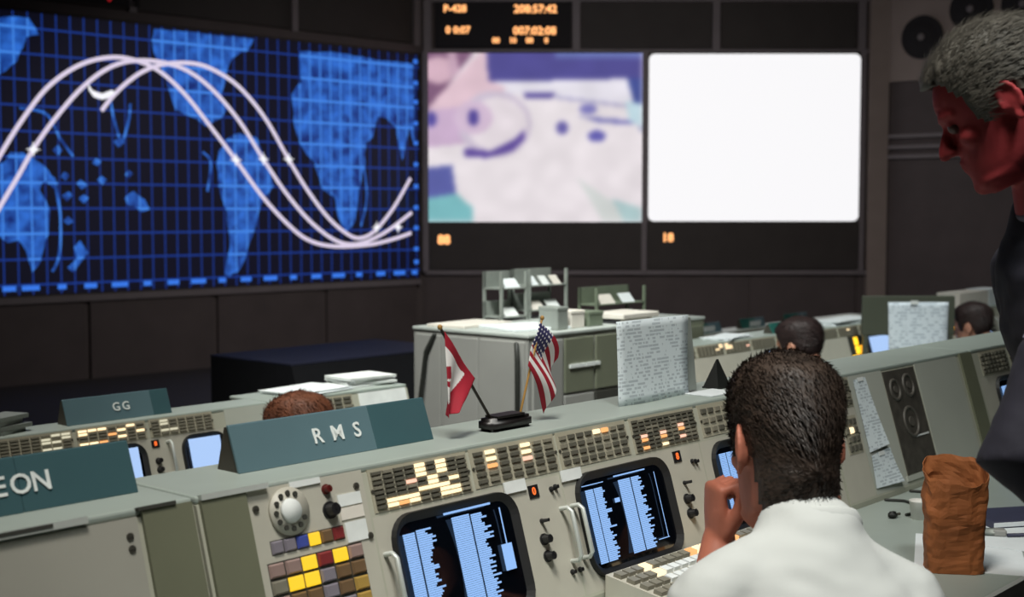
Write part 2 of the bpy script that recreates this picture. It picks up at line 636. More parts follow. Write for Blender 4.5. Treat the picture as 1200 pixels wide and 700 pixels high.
# right side wall, with its loudspeaker board
ws = struct('wall_side', MB().box(-0.05, 8.4, 0.0, 0.2, -0.6, 5.0), 'wall_panel')
ws.location = (5.15, 18.44, 0)
ws.rotation_euler = (0, 0, R(-40))
struct('board', MB().box(-0.02, 4.2, -0.05, 0.0, 3.26, 4.45), 'wall_tan', ws)
for z in (2.52, 2.37, 2.24):
    struct('rail', MB().box(-0.02, 4.2, -0.06, 0.0, z - 0.025, z + 0.025), 'rail_grey', ws)
sd = Vector((math.cos(R(-40)), math.sin(R(-40)), 0))
sn = Vector((math.sin(R(-40)), -math.cos(R(-40)), 0))
for i, (mm, z, lab) in enumerate(((0.52, 3.83, 'lowest and leftmost'), (1.18, 4.14, 'middle'), (1.86, 4.14, 'rightmost'))):
    t = thing('loudspeaker', 'round black loudspeaker on the tan board at top right, ' + lab + ' of three', 'speaker',
              Vector((5.15, 18.44, z)) + sd * mm + sn * 0.05, (0, 0, R(-40)), 'wall loudspeakers')
    MB().cyl((0, -0.03, 0), 0.29, 0.03, 32, 'y').build('frame', 'speaker_black', t)
    MB().cyl((0, -0.05, 0), 0.13, 0.025, 32, 'y', 0.25).build('cone', 'speaker_black', t)
    MB().ell((0, -0.055, 0), (0.05, 0.02, 0.05)).build('dust_cap', 'rail_grey', t, True)

# ------------------------------------------------------------------ the big map
mp = thing('map_screen', 'big dark blue world map screen with white orbit tracks', 'screen', CORNER, MAPROT)
MB().box(-6.32, -0.0, -0.01, 0.05, 0.56, 3.66).build('frame', 'wall_panel_black', mp)
MB().box(-6.28, -0.03, -0.016, -0.01, 0.585, 3.63).build('grid', 'map_grid', mp)
LAND = [
    [(-6.26, 3.45), (-5.88, 3.55), (-5.58, 3.58), (-5.46, 3.41), (-5.61, 3.35), (-5.71, 3.11), (-5.8, 3.02), (-5.95, 2.9), (-6.2, 3.0)],
    [(-6.25, 1.9), (-5.92, 2.01), (-5.81, 2.11), (-5.68, 2.13), (-5.54, 2.06), (-5.39, 1.94), (-5.33, 1.84), (-5.45, 1.8), (-5.49, 1.73), (-5.4, 1.52), (-5.38, 1.36), (-5.45, 1.1), (-5.51, 0.96), (-5.59, 0.84), (-5.64, 0.99), (-5.75, 1.18), (-5.85, 1.16), (-5.94, 1.2), (-6.2, 1.3)],
    [(-4.11, 3.46), (-4.06, 3.59), (-3.67, 3.6), (-3.32, 3.6), (-2.72, 3.6), (-2.81, 3.45), (-3.03, 3.33), (-3.13, 3.07), (-3.18, 2.89), (-3.07, 2.76), (-3.21, 2.6), (-3.4, 2.51), (-3.54, 2.6), (-3.7, 2.64), (-3.8, 2.69), (-3.88, 2.85), (-3.94, 3.06), (-4.05, 3.23)],
    [(-3.23, 2.21), (-3.14, 2.34), (-2.92, 2.46), (-2.68, 2.4), (-2.53, 2.11), (-2.44, 1.81), (-2.63, 1.58), (-2.73, 1.26), (-2.85, 0.99), (-2.97, 0.76), (-3.1, 0.69), (-3.17, 0.72), (-3.09, 1.05), (-3.13, 1.47), (-3.25, 1.88)],
    [(-2.02, 3.52), (-1.41, 3.55), (-0.77, 3.51), (-0.14, 3.51), (-0.12, 2.99), (-0.12, 2.43), (-0.21, 2.63), (-0.34, 2.17), (-0.44, 2.62), (-0.63, 2.75), (-0.75, 2.77), (-0.84, 2.49), (-0.96, 2.4), (-0.99, 2.08), (-1.08, 1.79), (-1.15, 1.38), (-1.3, 1.22), (-1.42, 1.41), (-1.5, 1.69), (-1.69, 1.78), (-1.82, 2.13), (-2.03, 2.34), (-2.12, 2.65), (-2.16, 2.97), (-2.0, 3.14)],
    [(-5.12, 1.09), (-5.02, 1.15), (-4.94, 1.01), (-5.05, 0.9), (-5.14, 0.81), (-5.19, 0.87), (-5.07, 0.97)],
    [(-4.5, 1.65), (-4.37, 1.71), (-4.23, 1.65), (-4.16, 1.53), (-4.27, 1.49), (-4.43, 1.56)],
]


def rough_poly(poly, amp=0.03, n=5):
    out = []
    for i in range(len(poly)):
        a = Vector((*poly[i], 0))
        c = Vector((*poly[(i + 1) % len(poly)], 0))
        for k in range(n):
            p = a.lerp(c, k / n)
            q = noise.noise_vector(p * 7.0) * amp
            out.append((p.x + q.x, min(3.61, p.y + q.y)))
    return out


for poly in LAND:
    MB().prism(rough_poly(poly), -0.019, -0.017, 'xzy').build('continent', 'map_land', mp)


def ribbon(pts, wd, y0, y1, name, m, parent):
    P = [Vector((x, 0, z)) for x, z in pts]
    n = len(P)
    dense = []
    for i in range(n - 1):
        p0, p1, p2, p3 = P[max(i - 1, 0)], P[i], P[i + 1], P[min(i + 2, n - 1)]
        for k in range(6):
            t = k / 6
            dense.append(0.5 * ((2 * p1) + (p2 - p0) * t + (2 * p0 - 5 * p1 + 4 * p2 - p3) * t * t + (3 * p1 - p0 - 3 * p2 + p3) * t ** 3))
    dense.append(P[-1])
    mb = MB()
    vs = []
    for i, p in enumerate(dense):
        d = (dense[min(i + 1, len(dense) - 1)] - dense[max(i - 1, 0)]).normalized()
        nn = Vector((-d.z, 0, d.x)) * wd / 2
        for yy in (y0, y1):
            for s in (-1, 1):
                q = p + nn * s
                vs.append((q.x, yy, q.z))
    fs = []
    for i in range(len(dense) - 1):
        a, b2 = i * 4, i * 4 + 4
        fs += [(a, a + 1, b2 + 1, b2), (a + 2, b2 + 2, b2 + 3, a + 3), (a, b2, b2 + 2, a + 2), (a + 1, a + 3, b2 + 3, b2 + 1)]
    mb.add(vs, fs)
    return mb.build(name, m, parent)


ribbon([(-6.27, 1.52), (-5.92, 2.1), (-5.67, 2.48), (-5.38, 2.84), (-5.02, 3.1), (-4.66, 3.22), (-4.34, 3.22), (-4.02, 3.12), (-3.69, 2.88), (-3.34, 2.51), (-2.99, 2.12), (-2.62, 1.69), (-2.24, 1.34), (-1.92, 1.13), (-1.51, 1.04), (-0.94, 1.05), (-0.5, 1.12), (-0.18, 1.2)], 0.047, -0.024, -0.020, 'orbit_track', 'map_track', mp)
ribbon([(-6.27, 1.0), (-5.93, 1.56), (-5.74, 1.86), (-5.54, 2.19), (-5.29, 2.52), (-4.98, 2.86), (-4.66, 3.1), (-4.34, 3.21), (-3.96, 3.22), (-3.62, 3.14), (-3.28, 2.93), (-2.92, 2.58), (-2.59, 2.14), (-2.24, 1.71), (-1.85, 1.34), (-1.44, 1.1), (-1.08, 1.07), (-0.65, 1.21), (-0.17, 1.48)], 0.047, -0.025, -0.021, 'orbit_track', 'map_track', mp)
ribbon([(-4.75, 2.62), (-4.6, 2.8), (-4.4, 2.98), (-4.18, 3.12), (-3.91, 3.21), (-3.56, 3.24), (-3.27, 3.18), (-2.92, 3.0), (-2.55, 2.64), (-2.21, 2.15), (-1.91, 1.75), (-1.57, 1.39), (-1.23, 1.17), (-1.01, 1.15), (-0.79, 1.26), (-0.49, 1.55), (-0.19, 1.95)], 0.047, -0.026, -0.022, 'orbit_track', 'map_track', mp)
for x, z in ((-2.99, 2.12), (-2.59, 2.14), (-2.21, 2.15), (-5.56, 2.16), (-0.79, 1.28), (-0.42, 1.28)):
    mb = MB()
    for k in range(8):
        a = k * math.pi / 4
        r0 = 0.085 if k % 2 == 0 else 0.05
        mb.prism([(x + 0.02 * math.cos(a + 1.57), z + 0.02 * math.sin(a + 1.57)), (x + r0 * math.cos(a), z + r0 * math.sin(a)), (x + 0.02 * math.cos(a - 1.57), z + 0.02 * math.sin(a - 1.57))], -0.029, -0.027, 'xzy')
    mb.build('tick_mark', 'map_symbol', mp)
MB().prism([(-4.91, 2.92), (-4.86, 2.84), (-4.74, 2.81), (-4.62, 2.86), (-4.58, 2.83), (-4.66, 2.77), (-4.74, 2.745), (-4.84, 2.765), (-4.90, 2.84)], -0.029, -0.027, 'xzy').build('vehicle_symbol', 'map_symbol', mp)
for pts in ([(-4.64, 2.74), (-4.57, 2.44), (-4.5, 2.29), (-4.41, 2.54), (-4.39, 2.72)], [(-5.33, 1.86), (-5.26, 1.42), (-5.29, 1.0), (-5.37, 0.83)], [(-3.45, 2.2), (-3.34, 2.08), (-3.39, 1.73)], [(-1.02, 2.2), (-0.95, 1.7), (-1.05, 1.3)], [(-5.7, 2.6), (-5.4, 2.55), (-5.25, 2.3), (-5.1, 2.1)]):
    ribbon(pts, 0.03, -0.0185, -0.017, 'coastline', 'map_land', mp)
for i, (x, z) in enumerate([(-5.35, 1.8), (-5.18, 1.66), (-4.97, 1.64), (-5.18, 1.39), (-5.0, 1.8), (-4.82, 2.04), (-5.28, 2.16), (-5.2, 1.89), (-4.76, 1.85), (-4.54, 2.28), (-4.42, 1.91)]):
    MB().prism(rough_poly([(x - 0.06, z), (x, z + 0.05), (x + 0.06, z), (x, z - 0.05)], 0.03, 3), -0.019, -0.017, 'xzy').build('island', 'map_land', mp)
for i, x in enumerate([-6.15, -5.86, -5.62, -5.26, -4.92, -4.56, -4.21, -3.87, -3.53, -3.2, -2.86, -2.5, -2.15, -1.79, -1.43, -1.09, -0.72, -0.39, -0.12]):
    hw = 0.075 + 0.025 * ((i * 7) % 3 - 1)
    MB().prism([(x - hw, 0.63), (x + hw, 0.63), (x + hw, 0.685), (x - hw, 0.685)], -0.02, -0.017, 'xzy').build('scale_mark', 'map_dash', mp)
for z in (3.54, 3.25, 2.99, 2.7, 2.43, 2.14, 1.84, 1.55, 1.27, 0.98, 0.80):
    MB().prism([(-0.125, z - 0.028), (-0.05, z - 0.028), (-0.05, z + 0.028), (-0.125, z + 0.028)], -0.02, -0.017, 'xzy').build('scale_mark', 'map_dash', mp)

# ------------------------------------------------------------------ television screens and clocks
tv = thing('projection_screen', 'projection screen showing a pale pink and lilac video picture', 'screen', (0.3, 18.42, 0))
MB().box(-1.44, 1.49, 0.0, 0.06, 0.68, 3.68).build('frame', 'wall_panel_black', tv)
NX, NZ = 150, 118
XA, XB, ZA, ZB = -1.485, 1.49, 1.35, 3.66


def inside(p, poly):
    x, y = p
    c = False
    j = len(poly) - 1
    for i in range(len(poly)):
        xi, yi = poly[i]
        xj, yj = poly[j]
        if (yi > y) != (yj > y) and x < (xj - xi) * (y - yi) / (yj - yi) + xi:
            c = not c
        j = i
    return c


def disc(cx, cy, rx, ry, n=14):
    return [(cx + rx * math.cos(2 * math.pi * k / n), cy + ry * math.sin(2 * math.pi * k / n)) for k in range(n)]


# the picture on the screen, in hundredths of its width (x) and height (y, downwards)
PIC = [
    ([(0, 0), (22, 0), (6, 26), (0, 40)], (128, 92, 122)),
    (disc(6, 10, 8, 8), (216, 180, 196)),
    ([(10, 0), (14, 0), (16, 12), (11, 14)], (200, 166, 186)),
    ([(27, 0), (100, 0), (100, 17), (27, 18)], (82, 78, 148)),
    ([(60, 0), (100, 0), (100, 3), (60, 3)], (104, 116, 180)),
    ([(92, 15), (100, 15), (100, 48), (96, 36)], (66, 80, 150)),
    ([(30, 17), (93, 15), (95, 24), (96, 30), (60, 26), (30, 23)], (232, 228, 238)),
    ([(45, 23), (60, 23.5), (58, 27), (46, 26.5)], (92, 82, 156)),
    ([(60, 25), (97, 31), (97, 33), (60, 27)], (176, 172, 204)),
    ([(1, 32), (25, 0), (28, 0), (29, 16), (37, 20), (30, 40), (6, 44)], (226, 196, 208)),
    ([(0, 34), (26, 30), (28, 52), (0, 56)], (206, 178, 208)),
    (disc(32, 42, 17, 20, 22), (206, 194, 212)),
    (disc(33, 42, 14, 16, 22), (232, 222, 228)),
    (disc(22, 38, 9, 10, 16), (214, 190, 214)),
    ([(18, 56), (30, 58), (42, 50), (46, 44), (46, 50), (40, 58), (28, 62), (18, 61)], (96, 76, 156)),
    (disc(22, 38, 2.6, 5), (84, 72, 154)), (disc(2.5, 39, 2.5, 4.5), (84, 76, 160)),
    (disc(63, 44, 2.8, 4), (104, 96, 168)), (disc(79, 49, 4.2, 3.4), (96, 92, 172)), (disc(75, 33, 4, 3), (128, 124, 190)),
    ([(70, 37), (99, 40), (99, 42.5), (80, 41)], (124, 122, 184)),
    ([(92, 28), (100, 30), (100, 44), (94, 40)], (196, 222, 232)),
    ([(0, 68), (12, 66), (14, 83), (0, 86)], (92, 98, 168)),
    ([(0, 86), (14, 83), (22, 92), (22, 100), (0, 100)], (124, 188, 194)),
    ([(70, 74), (94, 94), (98, 100), (82, 100)], (212, 216, 214)),
    ([(86, 86), (100, 92), (100, 100), (92, 100)], (176, 204, 206)),
]
cols = []
for j in range(NZ + 1):
    row = []
    for i in range(NX + 1):
        x, y = 100 * i / NX, 100 * (1 - j / NZ)
        c = (234, 226, 230)
        for poly, pc_ in PIC:
            if inside((x, y), poly):
                c = pc_
        k = 1 + 0.05 * noise.noise((x * 0.12, y * 0.12, 0.5))
        row.append([v * k for v in c])
    cols.append(row)
for it in range(6):
    new = []
    for j in range(NZ + 1):
        r_ = []
        for i in range(NX + 1):
            acc = [0, 0, 0]
            n = 0
            for dj, di in ((0, 0), (0, 1), (0, -1), (1, 0), (-1, 0)):
                jj, ii = j + dj, i + di
                if 0 <= jj <= NZ and 0 <= ii <= NX:
                    n += 1
                    for q in range(3):
                        acc[q] += cols[jj][ii][q]
            r_.append([a / n for a in acc])
        new.append(r_)
    cols = new
mb = MB()
mb.add([(XA + (XB - XA) * i / NX, -0.012, ZA + (ZB - ZA) * j / NZ) for j in range(NZ + 1) for i in range(NX + 1)],
       [(j * (NX + 1) + i, j * (NX + 1) + i + 1, (j + 1) * (NX + 1) + i + 1, (j + 1) * (NX + 1) + i) for j in range(NZ) for i in range(NX)])
pic = mb.build('picture', 'tv_picture', tv)
ca = pic.data.color_attributes.new('Col', 'FLOAT_COLOR', 'POINT')
flat = []
for j in range(NZ + 1):
    for i in range(NX + 1):
        flat += [*lin(cols[j][i]), 1.0]
ca.data.foreach_set('color', flat)
MB().box(-1.44, 1.49, -0.02, 0.0, 0.70, 1.34).build('lower_panel', 'wall_panel_black', tv)
link('number', text_mesh('88', 0.17, 'display_orange', 0.002, 1.0, 0.008), tv, (-1.24, -0.022, 1.10), (R(90), 0, 0))

tw = thing('projection_screen', 'blank brilliant white projection screen with rounded corners', 'screen', (3.32, 18.42, 0))
MB().box(-1.46, 1.47, 0.0, 0.06, 0.68, 3.68).build('frame', 'wall_panel_black', tw)


def rrect(x0, x1, z0, z1, r, n=6):
    pts = []
    for cx, cz, a0 in ((x1 - r, z1 - r, 0), (x0 + r, z1 - r, 90), (x0 + r, z0 + r, 180), (x1 - r, z0 + r, 270)):
        for k in range(n + 1):
            a = R(a0 + 90 * k / n)
            pts.append((cx + r * math.cos(a), cz + r * math.sin(a)))
    return pts


MB().prism(rrect(-1.44, 1.46, 1.36, 3.65, 0.08), -0.012, -0.002, 'xzy').build('picture', 'screen_white', tw)
MB().box(-1.46, 1.47, -0.02, 0.0, 0.70, 1.34).build('lower_panel', 'wall_panel_black', tw)
link('number', text_mesh('18', 0.16, 'display_orange', 0.002, 1.0, 0.006), tw, (-1.17, -0.022, 1.13), (R(90), 0, 0))

ck = thing('clock_display', 'black clock panel with orange number readouts above the video screen', 'clock', (-0.12, 18.42, 0))
MB().box(-0.93, 0.93, 0.0, 0.08, 3.74, 4.36).build('housing', 'speaker_black', ck)
for txt, x, z, s in (('P-428', -0.66, 4.26, 0.135), ('208:57:42', 0.44, 4.255, 0.15), ('0 0:07', -0.62, 3.97, 0.135), ('007:02:08', 0.43, 3.96, 0.15),
                     ('00', -0.10, 3.83, 0.10), ('10', 0.13, 3.83, 0.10), ('00', 0.36, 3.83, 0.10), ('0', 0.59, 3.83, 0.10)):
    link('readout', text_mesh(txt, s, 'display_orange', 0.002, 1.0, 0.004), ck, (x, -0.004, z), (R(90), 0, 0))
rc = thing('clock_display', 'dim red readout in the dark header above the map', 'clock', CORNER + Vector((-4.75 * math.cos(R(45)), -4.75 * math.sin(R(45)), 0)), MAPROT)
MB().box(-0.5, 0.5, -0.02, 0.01, 3.82, 4.0).build('housing', 'speaker_black', rc)
link('readout', text_mesh('8', 0.1, 'lamp_red', 0.002), rc, (0.12, -0.024, 3.88), (R(90), 0, 0))
link('readout', text_mesh('0', 0.08, 'lamp_red', 0.002), rc, (-0.15, -0.024, 3.88), (R(90), 0, 0))

# ------------------------------------------------------------------ consoles
T = 0.3                                   # slope of the instrument face: metres back per metre up
PHI = math.atan2(1.0, T)
PROT = (PHI, 0, 0)                        # face frame: x along the row, y up the slope, z out of the face
KS = math.sqrt(1 + T * T)


def PF(u, s, h=0.0):
    """point on a console's instrument face; s metres below the console top, h proud of the face"""
    return Vector((u, -T * s - h / KS, -s + h * T / KS))


class Console:
    """one console; local u from its own left end, local z from its top"""

    def __init__(s, name, label, u0, u1, v0, ztop, zfloor, group, depth=0.17, top='console_top', body='console_paint'):
        s.L = u1 - u0
        s.u0 = u0
        s.root = thing(name, label, 'console', W(u0, v0, zfloor), ROT, group)
        s.H = ztop - zfloor
        H = s.H
        prof = [(-0.30 * T - 0.004, H - 0.30), (-0.012 * T - 0.004, H - 0.012), (depth, H - 0.012), (depth, 0.0), (0.02, 0.0), (0.02, H - 0.34), (-0.30 * T - 0.004, H - 0.34)]
        MB().prism(prof, 0.0, s.L, 'yzx').build('body', body, s.root)
        bevel(MB().box(0.0, s.L, -0.006, depth + 0.01, H - 0.012, H).build('top', top, s.root), 0.004)

    def at(s, u, sd_, h=0.0):
        p = PF(u - s.u0, sd_, h)
        p.z += s.H
        return p

    def plate(s, name, u0, u1, s0, s1, m, h=0.004, parent=None, base=0.0):
        """a flat piece on the face"""
        o = MB().box(-(u1 - u0) / 2, (u1 - u0) / 2, -(s1 - s0) * KS / 2, (s1 - s0) * KS / 2, 0, h).build(name, m, parent or s.root)
        o.location = s.at((u0 + u1) / 2, (s0 + s1) / 2, base)
        o.rotation_euler = PROT
        return o

    def put(s, name, mb, m, u, sd_, h=0.0, smooth=False):
        o = mb.build(name, m, s.root, smooth) if isinstance(mb, MB) else link(name, mb, s.root)
        o.location = s.at(u, sd_, h)
        o.rotation_euler = PROT
        return o


BTN = {}


def button_mesh(w_, h_, m):
    k = (round(w_, 4), round(h_, 4), m)
    if k not in BTN:
        mb = MB()
        a, c = w_ / 2, h_ / 2
        i = min(a, c) * 0.25
        mb.add([(-a, -c, 0), (a, -c, 0), (a, c, 0), (-a, c, 0), (-a + i, -c + i, 0.004), (a - i, -c + i, 0.004), (a - i, c - i, 0.004), (-a + i, c - i, 0.004)],
               [(4, 5, 6, 7), (0, 1, 5, 4), (1, 2, 6, 5), (2, 3, 7, 6), (3, 0, 4, 7)])
        BTN[k] = mb.mesh('button', m)
    return BTN[k]


def light_panel(c, u0, u1, s0, s1, nc, nr, lit, gap=0.22, off='button_off', rim=0.004, frame='frame_beige', vary=0.0):
    """framed block of push-button lights; lit maps (column, row) to a material"""
    p = c.plate('light_panel', u0, u1, s0, s1, frame, 0.005)
    Wd, Hd = (u1 - u0), (s1 - s0) * KS
    cw, ch = (Wd - 2 * rim) / nc, (Hd - 2 * rim) / nr
    for i in range(nc):
        for j in range(nr):
            m = lit.get((i, j))
            if m is None:
                if vary and random.random() < vary:
                    continue
                m = off if random.random() < 0.75 else 'button_dim'
            o = link('button', button_mesh(cw * (1 - gap * 0.6), ch * (1 - gap), m), p)
            o.location = (-Wd / 2 + rim + cw * (i + 0.5), Hd / 2 - rim - ch * (j + 0.5), 0.005)
    for sx in (-1, 1):
        o = MB().cyl((0, 0, 0), 0.003, 0.002, 8).build('screw', 'screw_steel', p)
        o.location = (sx * (Wd / 2 - 0.0025), 0, 0.005)
    return p


def screen_face(w_, h_, bulge=0.008):
    """gently bulging rounded-rectangle glass"""
    mb = MB()
    pts = rrect(-w_ / 2, w_ / 2, -h_ / 2, h_ / 2, min(w_, h_) * 0.16, 6)
    rings = []
    n = len(pts)
    for k in range(6):
        f = 1 - k / 6
        z = bulge * (1 - f * f)
        rings.append([(x * f, y * f, z) for x, y in pts])
    vs = [p for r_ in rings for p in r_] + [(0, 0, bulge)]
    fs = []
    for k in range(5):
        for i in range(n):
            fs.append((k * n + i, k * n + (i + 1) % n, (k + 1) * n + (i + 1) % n, (k + 1) * n + i))
    fs += [(5 * n + i, 5 * n + (i + 1) % n, len(vs) - 1) for i in range(n)]
    return mb.add(vs, fs)


def bezel_ring(w_, h_, bw, hh, r):
    """raised dark surround of a picture tube, with a slope towards the glass"""
    o = rrect(-w_ / 2, w_ / 2, -h_ / 2, h_ / 2, r, 6)
    i_ = rrect(-w_ / 2 + bw, w_ / 2 - bw, -h_ / 2 + bw, h_ / 2 - bw, max(r - bw, 0.01), 6)
    n = len(o)
    e = [(x * 0.985, y * 0.985) for x, y in o]
    vs = [(x, y, 0) for x, y in o] + [(x, y, hh) for x, y in e] + [(x, y, 0.001) for x, y in i_]
    fs = []
    for k in range(2):
        for t in range(n):
            fs.append((k * n + t, k * n + (t + 1) % n, (k + 1) * n + (t + 1) % n, (k + 1) * n + t))
    return MB().add(vs, fs)


def crt(c, u0, u1, s0, s1, blocks, lines=(), plain=None):
    """picture tube: bezel, glass and its written display"""
    w_, h_ = u1 - u0, (s1 - s0) * KS
    uc, sc_ = (u0 + u1) / 2, (s0 + s1) / 2
    bz = c.put('screen_bezel', bezel_ring(w_, h_, 0.016, 0.010, 0.045), 'crt_bezel', uc, sc_, 0.0045, False)
    gl = screen_face(w_ - 0.03, h_ - 0.03).build('glass', 'crt_glass', bz, True)
    gl.location = (0, 0, 0.0005)
    if plain:
        a, b_, cc, d = plain
        mb = MB().box(a - uc, b_ - uc, -(d - sc_) * KS, -(cc - sc_) * KS, 0.0092, 0.0098)
        mb.build('display', 'crt_plain', bz)
        return bz
    mb = MB()
    for (a, b_, t0, t1, ragged) in blocks:
        y = t0
        while y < t1:
            e = b_ if not ragged else a + (b_ - a) * (0.45 + 0.55 * abs(noise.noise((a * 31, y * 190, 2.0))) * 1.9)
            e = min(e, b_)
            mb.box(a - uc, e - uc, -(y + 0.0029 - sc_) * KS, -(y - sc_) * KS, 0.0092, 0.0097)
            y += 0.0034
    for (a, b_, t0, t1) in lines:
        mb.box(a - uc, b_ - uc, -(t1 - sc_) * KS, -(t0 - sc_) * KS, 0.0092, 0.0097)
    mb.build('display', 'crt_text', bz)
    return bz


def knob(c, u, s, r=0.008, m='knob_black', name='knob', h=0.014):
    mb = MB().cyl((0, 0, 0), r * 1.25, 0.003, 14).cyl((0, 0, 0.003), r, h, 14, r2=r * 0.85)
    mb.box(-r * 0.15, r * 0.15, 0, r * 0.9, h + 0.003, h + 0.0045)
    return c.put(name, mb, m, u, s, 0.004)


def fastener(c, u, s):
    mb = MB().cyl((0, 0, 0), 0.0055, 0.003, 10).box(-0.0045, 0.0045, -0.0008, 0.0008, 0.003, 0.004)
    return c.put('fastener', mb, 'screw_steel', u, s, 0.004)


def handle(c, u, s0, s1):
    """D-shaped pale pull handle standing off the face"""
    h_ = (s1 - s0) * KS / 2
    mb = MB().tube([(0, -h_, 0), (0, -h_, 0.02), (0, -h_ + 0.008, 0.028), (0, h_ - 0.008, 0.028), (0, h_, 0.02), (0, h_, 0)], 0.0042, 8, up=(1, 0, 0))
    return c.put('handle', mb, 'trim_alu', u, (s0 + s1) / 2, 0.002, True)


def digit_box(c, u, s, txt, w_=0.026, h_=0.022):
    o = c.plate('digit_window', u - w_ / 2, u + w_ / 2, s - h_ / 2, s + h_ / 2, 'knob_black', 0.006)
    link('digit', text_mesh(txt, 0.019, 'digit_red', 0.0005, 1.0, 0.0004), o, (0, 0, 0.0066))
    return o


GA = 'consoles of the near row'
# --- near row, leftmost console (blank grey door under the first name sign)
c1 = Console('flight_console', 'near-row console at lower left with a blank grey panel and olive end post', -1.75, -0.093, 0, 1.07, 0.0, GA)
c1.plate('blank_panel', -1.70, -0.185, 0.012, 0.296, 'grey_plate', 0.005)
c1.plate('end_post', -0.178, -0.098, 0.006, 0.30, 'green_post', 0.010)
c1.plate('edge_trim', -1.70, -0.26, 0.0, 0.009, 'trim_alu', 0.012)
fastener(c1, -0.200, 0.036)
fastener(c1, -0.200, 0.052)
c1.plate('slot', -0.40, -0.31, 0.001, 0.006, 'slot_dark', 0.013)
c1.plate('slot', -0.185, -0.125, 0.001, 0.006, 'slot_dark', 0.013)

# --- near row, main console
c2 = Console('flight_console', 'near-row console with two blue text screens, dial and yellow lit buttons', -0.088, 1.705, 0, 1.07, 0.0, GA)
c2.plate('end_post', -0.083, -0.005, 0.006, 0.30, 'green_post', 0.010)
c2.plate('edge_trim', -0.083, 0.035, 0.0, 0.008, 'trim_alu', 0.013)
c2.plate('telephone_panel', 0.0, 0.224, 0.006, 0.296, 'console_plate', 0.004)
for u0, u1 in ((0.228, 0.69), (0.694, 1.150), (1.154, 1.70)):
    c2.plate('instrument_panel', u0, u1, 0.082, 0.296, 'console_plate', 0.004)
# telephone dial
dl = c2.put('telephone_dial', MB().cyl((0, 0, 0), 0.036, 0.006, 32), 'console_plate', 0.068, 0.046, 0.004, True)
for k in range(10):
    a = R(60 + 30 * k)
    o = MB().cyl((0, 0, 0), 0.0042, 0.002, 10).build('finger_hole', 'slot_dark', dl)
    o.location = (0.027 * math.cos(a), 0.027 * math.sin(a), 0.006)
MB().cyl((0, 0, 0.006), 0.019, 0.006, 24, r2=0.017).build('hub', 'tag_white', dl, True)
pl = c2.plate('name_tag', 0.078, 0.137, 0.006, 0.015, 'tag_white', 0.003, base=0.004)
knob(c2, 0.146, 0.026, 0.0065, 'knob_red', 'push_button', 0.008)
knob(c2, 0.146, 0.057, 0.011, 'knob_black')
for u, s in ((-0.002 + 0.012, 0.034), (0.207, 0.030), (0.2155, 0.107)):
    fastener(c2, u, s)
for (a, b_, t0, t1, mm) in ((0.165, 0.212, 0.038, 0.056, 'tag_white'), (0.165, 0.212, 0.058, 0.076, 'paper_cream'), (0.169, 0.212, 0.080, 0.110, 'tag_white')):
    c2.plate('paper_tag', a, b_, t0, t1, mm, 0.002, base=0.004)
kp = c2.plate('key_strip', 0.024, 0.166, 0.082, 0.103, 'slot_dark', 0.004)
for i, mm in enumerate(('tile_lilac', 'tile_lilac', 'tile_blue', 'button_yellow', 'tile_brown', 'tile_red')):
    o = link('button', button_mesh(0.0215, 0.019, mm), kp)
    o.location = (-0.071 + 0.0237 * (i + 0.5), 0, 0.004)
kp = c2.plate('key_block', 0.012, 0.196, 0.112, 0.276, 'slot_dark', 0.004)
KB = {(2, 0): 'button_yellow', (4, 0): 'button_yellow', (1, 1): 'button_yellow', (2, 1): 'button_yellow', (3, 0): 'tile_red', (2, 2): 'tile_brown', (5, 2): 'tile_yellow', (1, 2): 'tile_brown', (4, 2): 'tile_brown', (5, 3): 'tile_yellow', (0, 0): 'tile_pink', (1, 0): 'tile_pink', (2, 3): 'tile_red'}
for i in range(6):
    for j in range(7):
        mm = KB.get((i, j)) or random.choice(['tile_lilac', 'tile_pink', 'button_dim', 'tile_lilac', 'tile_brown'])
        o = link('button', button_mesh(0.028, 0.0205, mm), kp)
        o.location = (-0.092 + 0.0307 * (i + 0.5), 0.0856 - 0.0245 * (j + 0.5), 0.004)
# light strips along the top
A, L, K, Y = 'button_amber', 'button_lit', 'button_pink', 'button_yellow'
light_panel(c2, 0.235, 0.462, 0.010, 0.077, 9, 8, {(4, 0): L, (4, 1): L, (6, 0): L, (6, 1): L, (4, 2): L, (6, 2): L, (3, 3): K, (5, 3): L, (5, 4): L, (7, 4): L, (4, 5): L, (5, 5): L, (6, 5): L, (6, 6): L, (7, 6): L, (6, 7): L, (7, 7): L, (1, 6): L, (2, 6): L, (3, 6): L, (1, 7): L, (3, 7): L, (2, 7): A})
light_panel(c2, 0.470, 0.697, 0.009, 0.075, 7, 5, {(1, 0): L, (1, 1): L, (1, 2): A, (4, 0): L, (4, 1): L, (4, 2): K}, 0.42)
light_panel(c2, 0.704, 0.918, 0.009, 0.075, 8, 4, {(4, 0): L, (5, 0): A}, 0.42)
light_panel(c2, 0.932, 1.158, 0.009, 0.077, 10, 8, {(1, 4): K, (1, 5): A, (1, 7): A, (4, 4): K, (4, 5): A, (4, 7): L, (7, 3): K, (7, 4): A, (7, 6): K}, 0.26)
light_panel(c2, 1.175, 1.40, 0.009, 0.075, 8, 3, {}, 0.45)
light_panel(c2, 1.41, 1.63, 0.009, 0.075, 8, 4, {(2, 1): L, (5, 2): L}, 0.3)
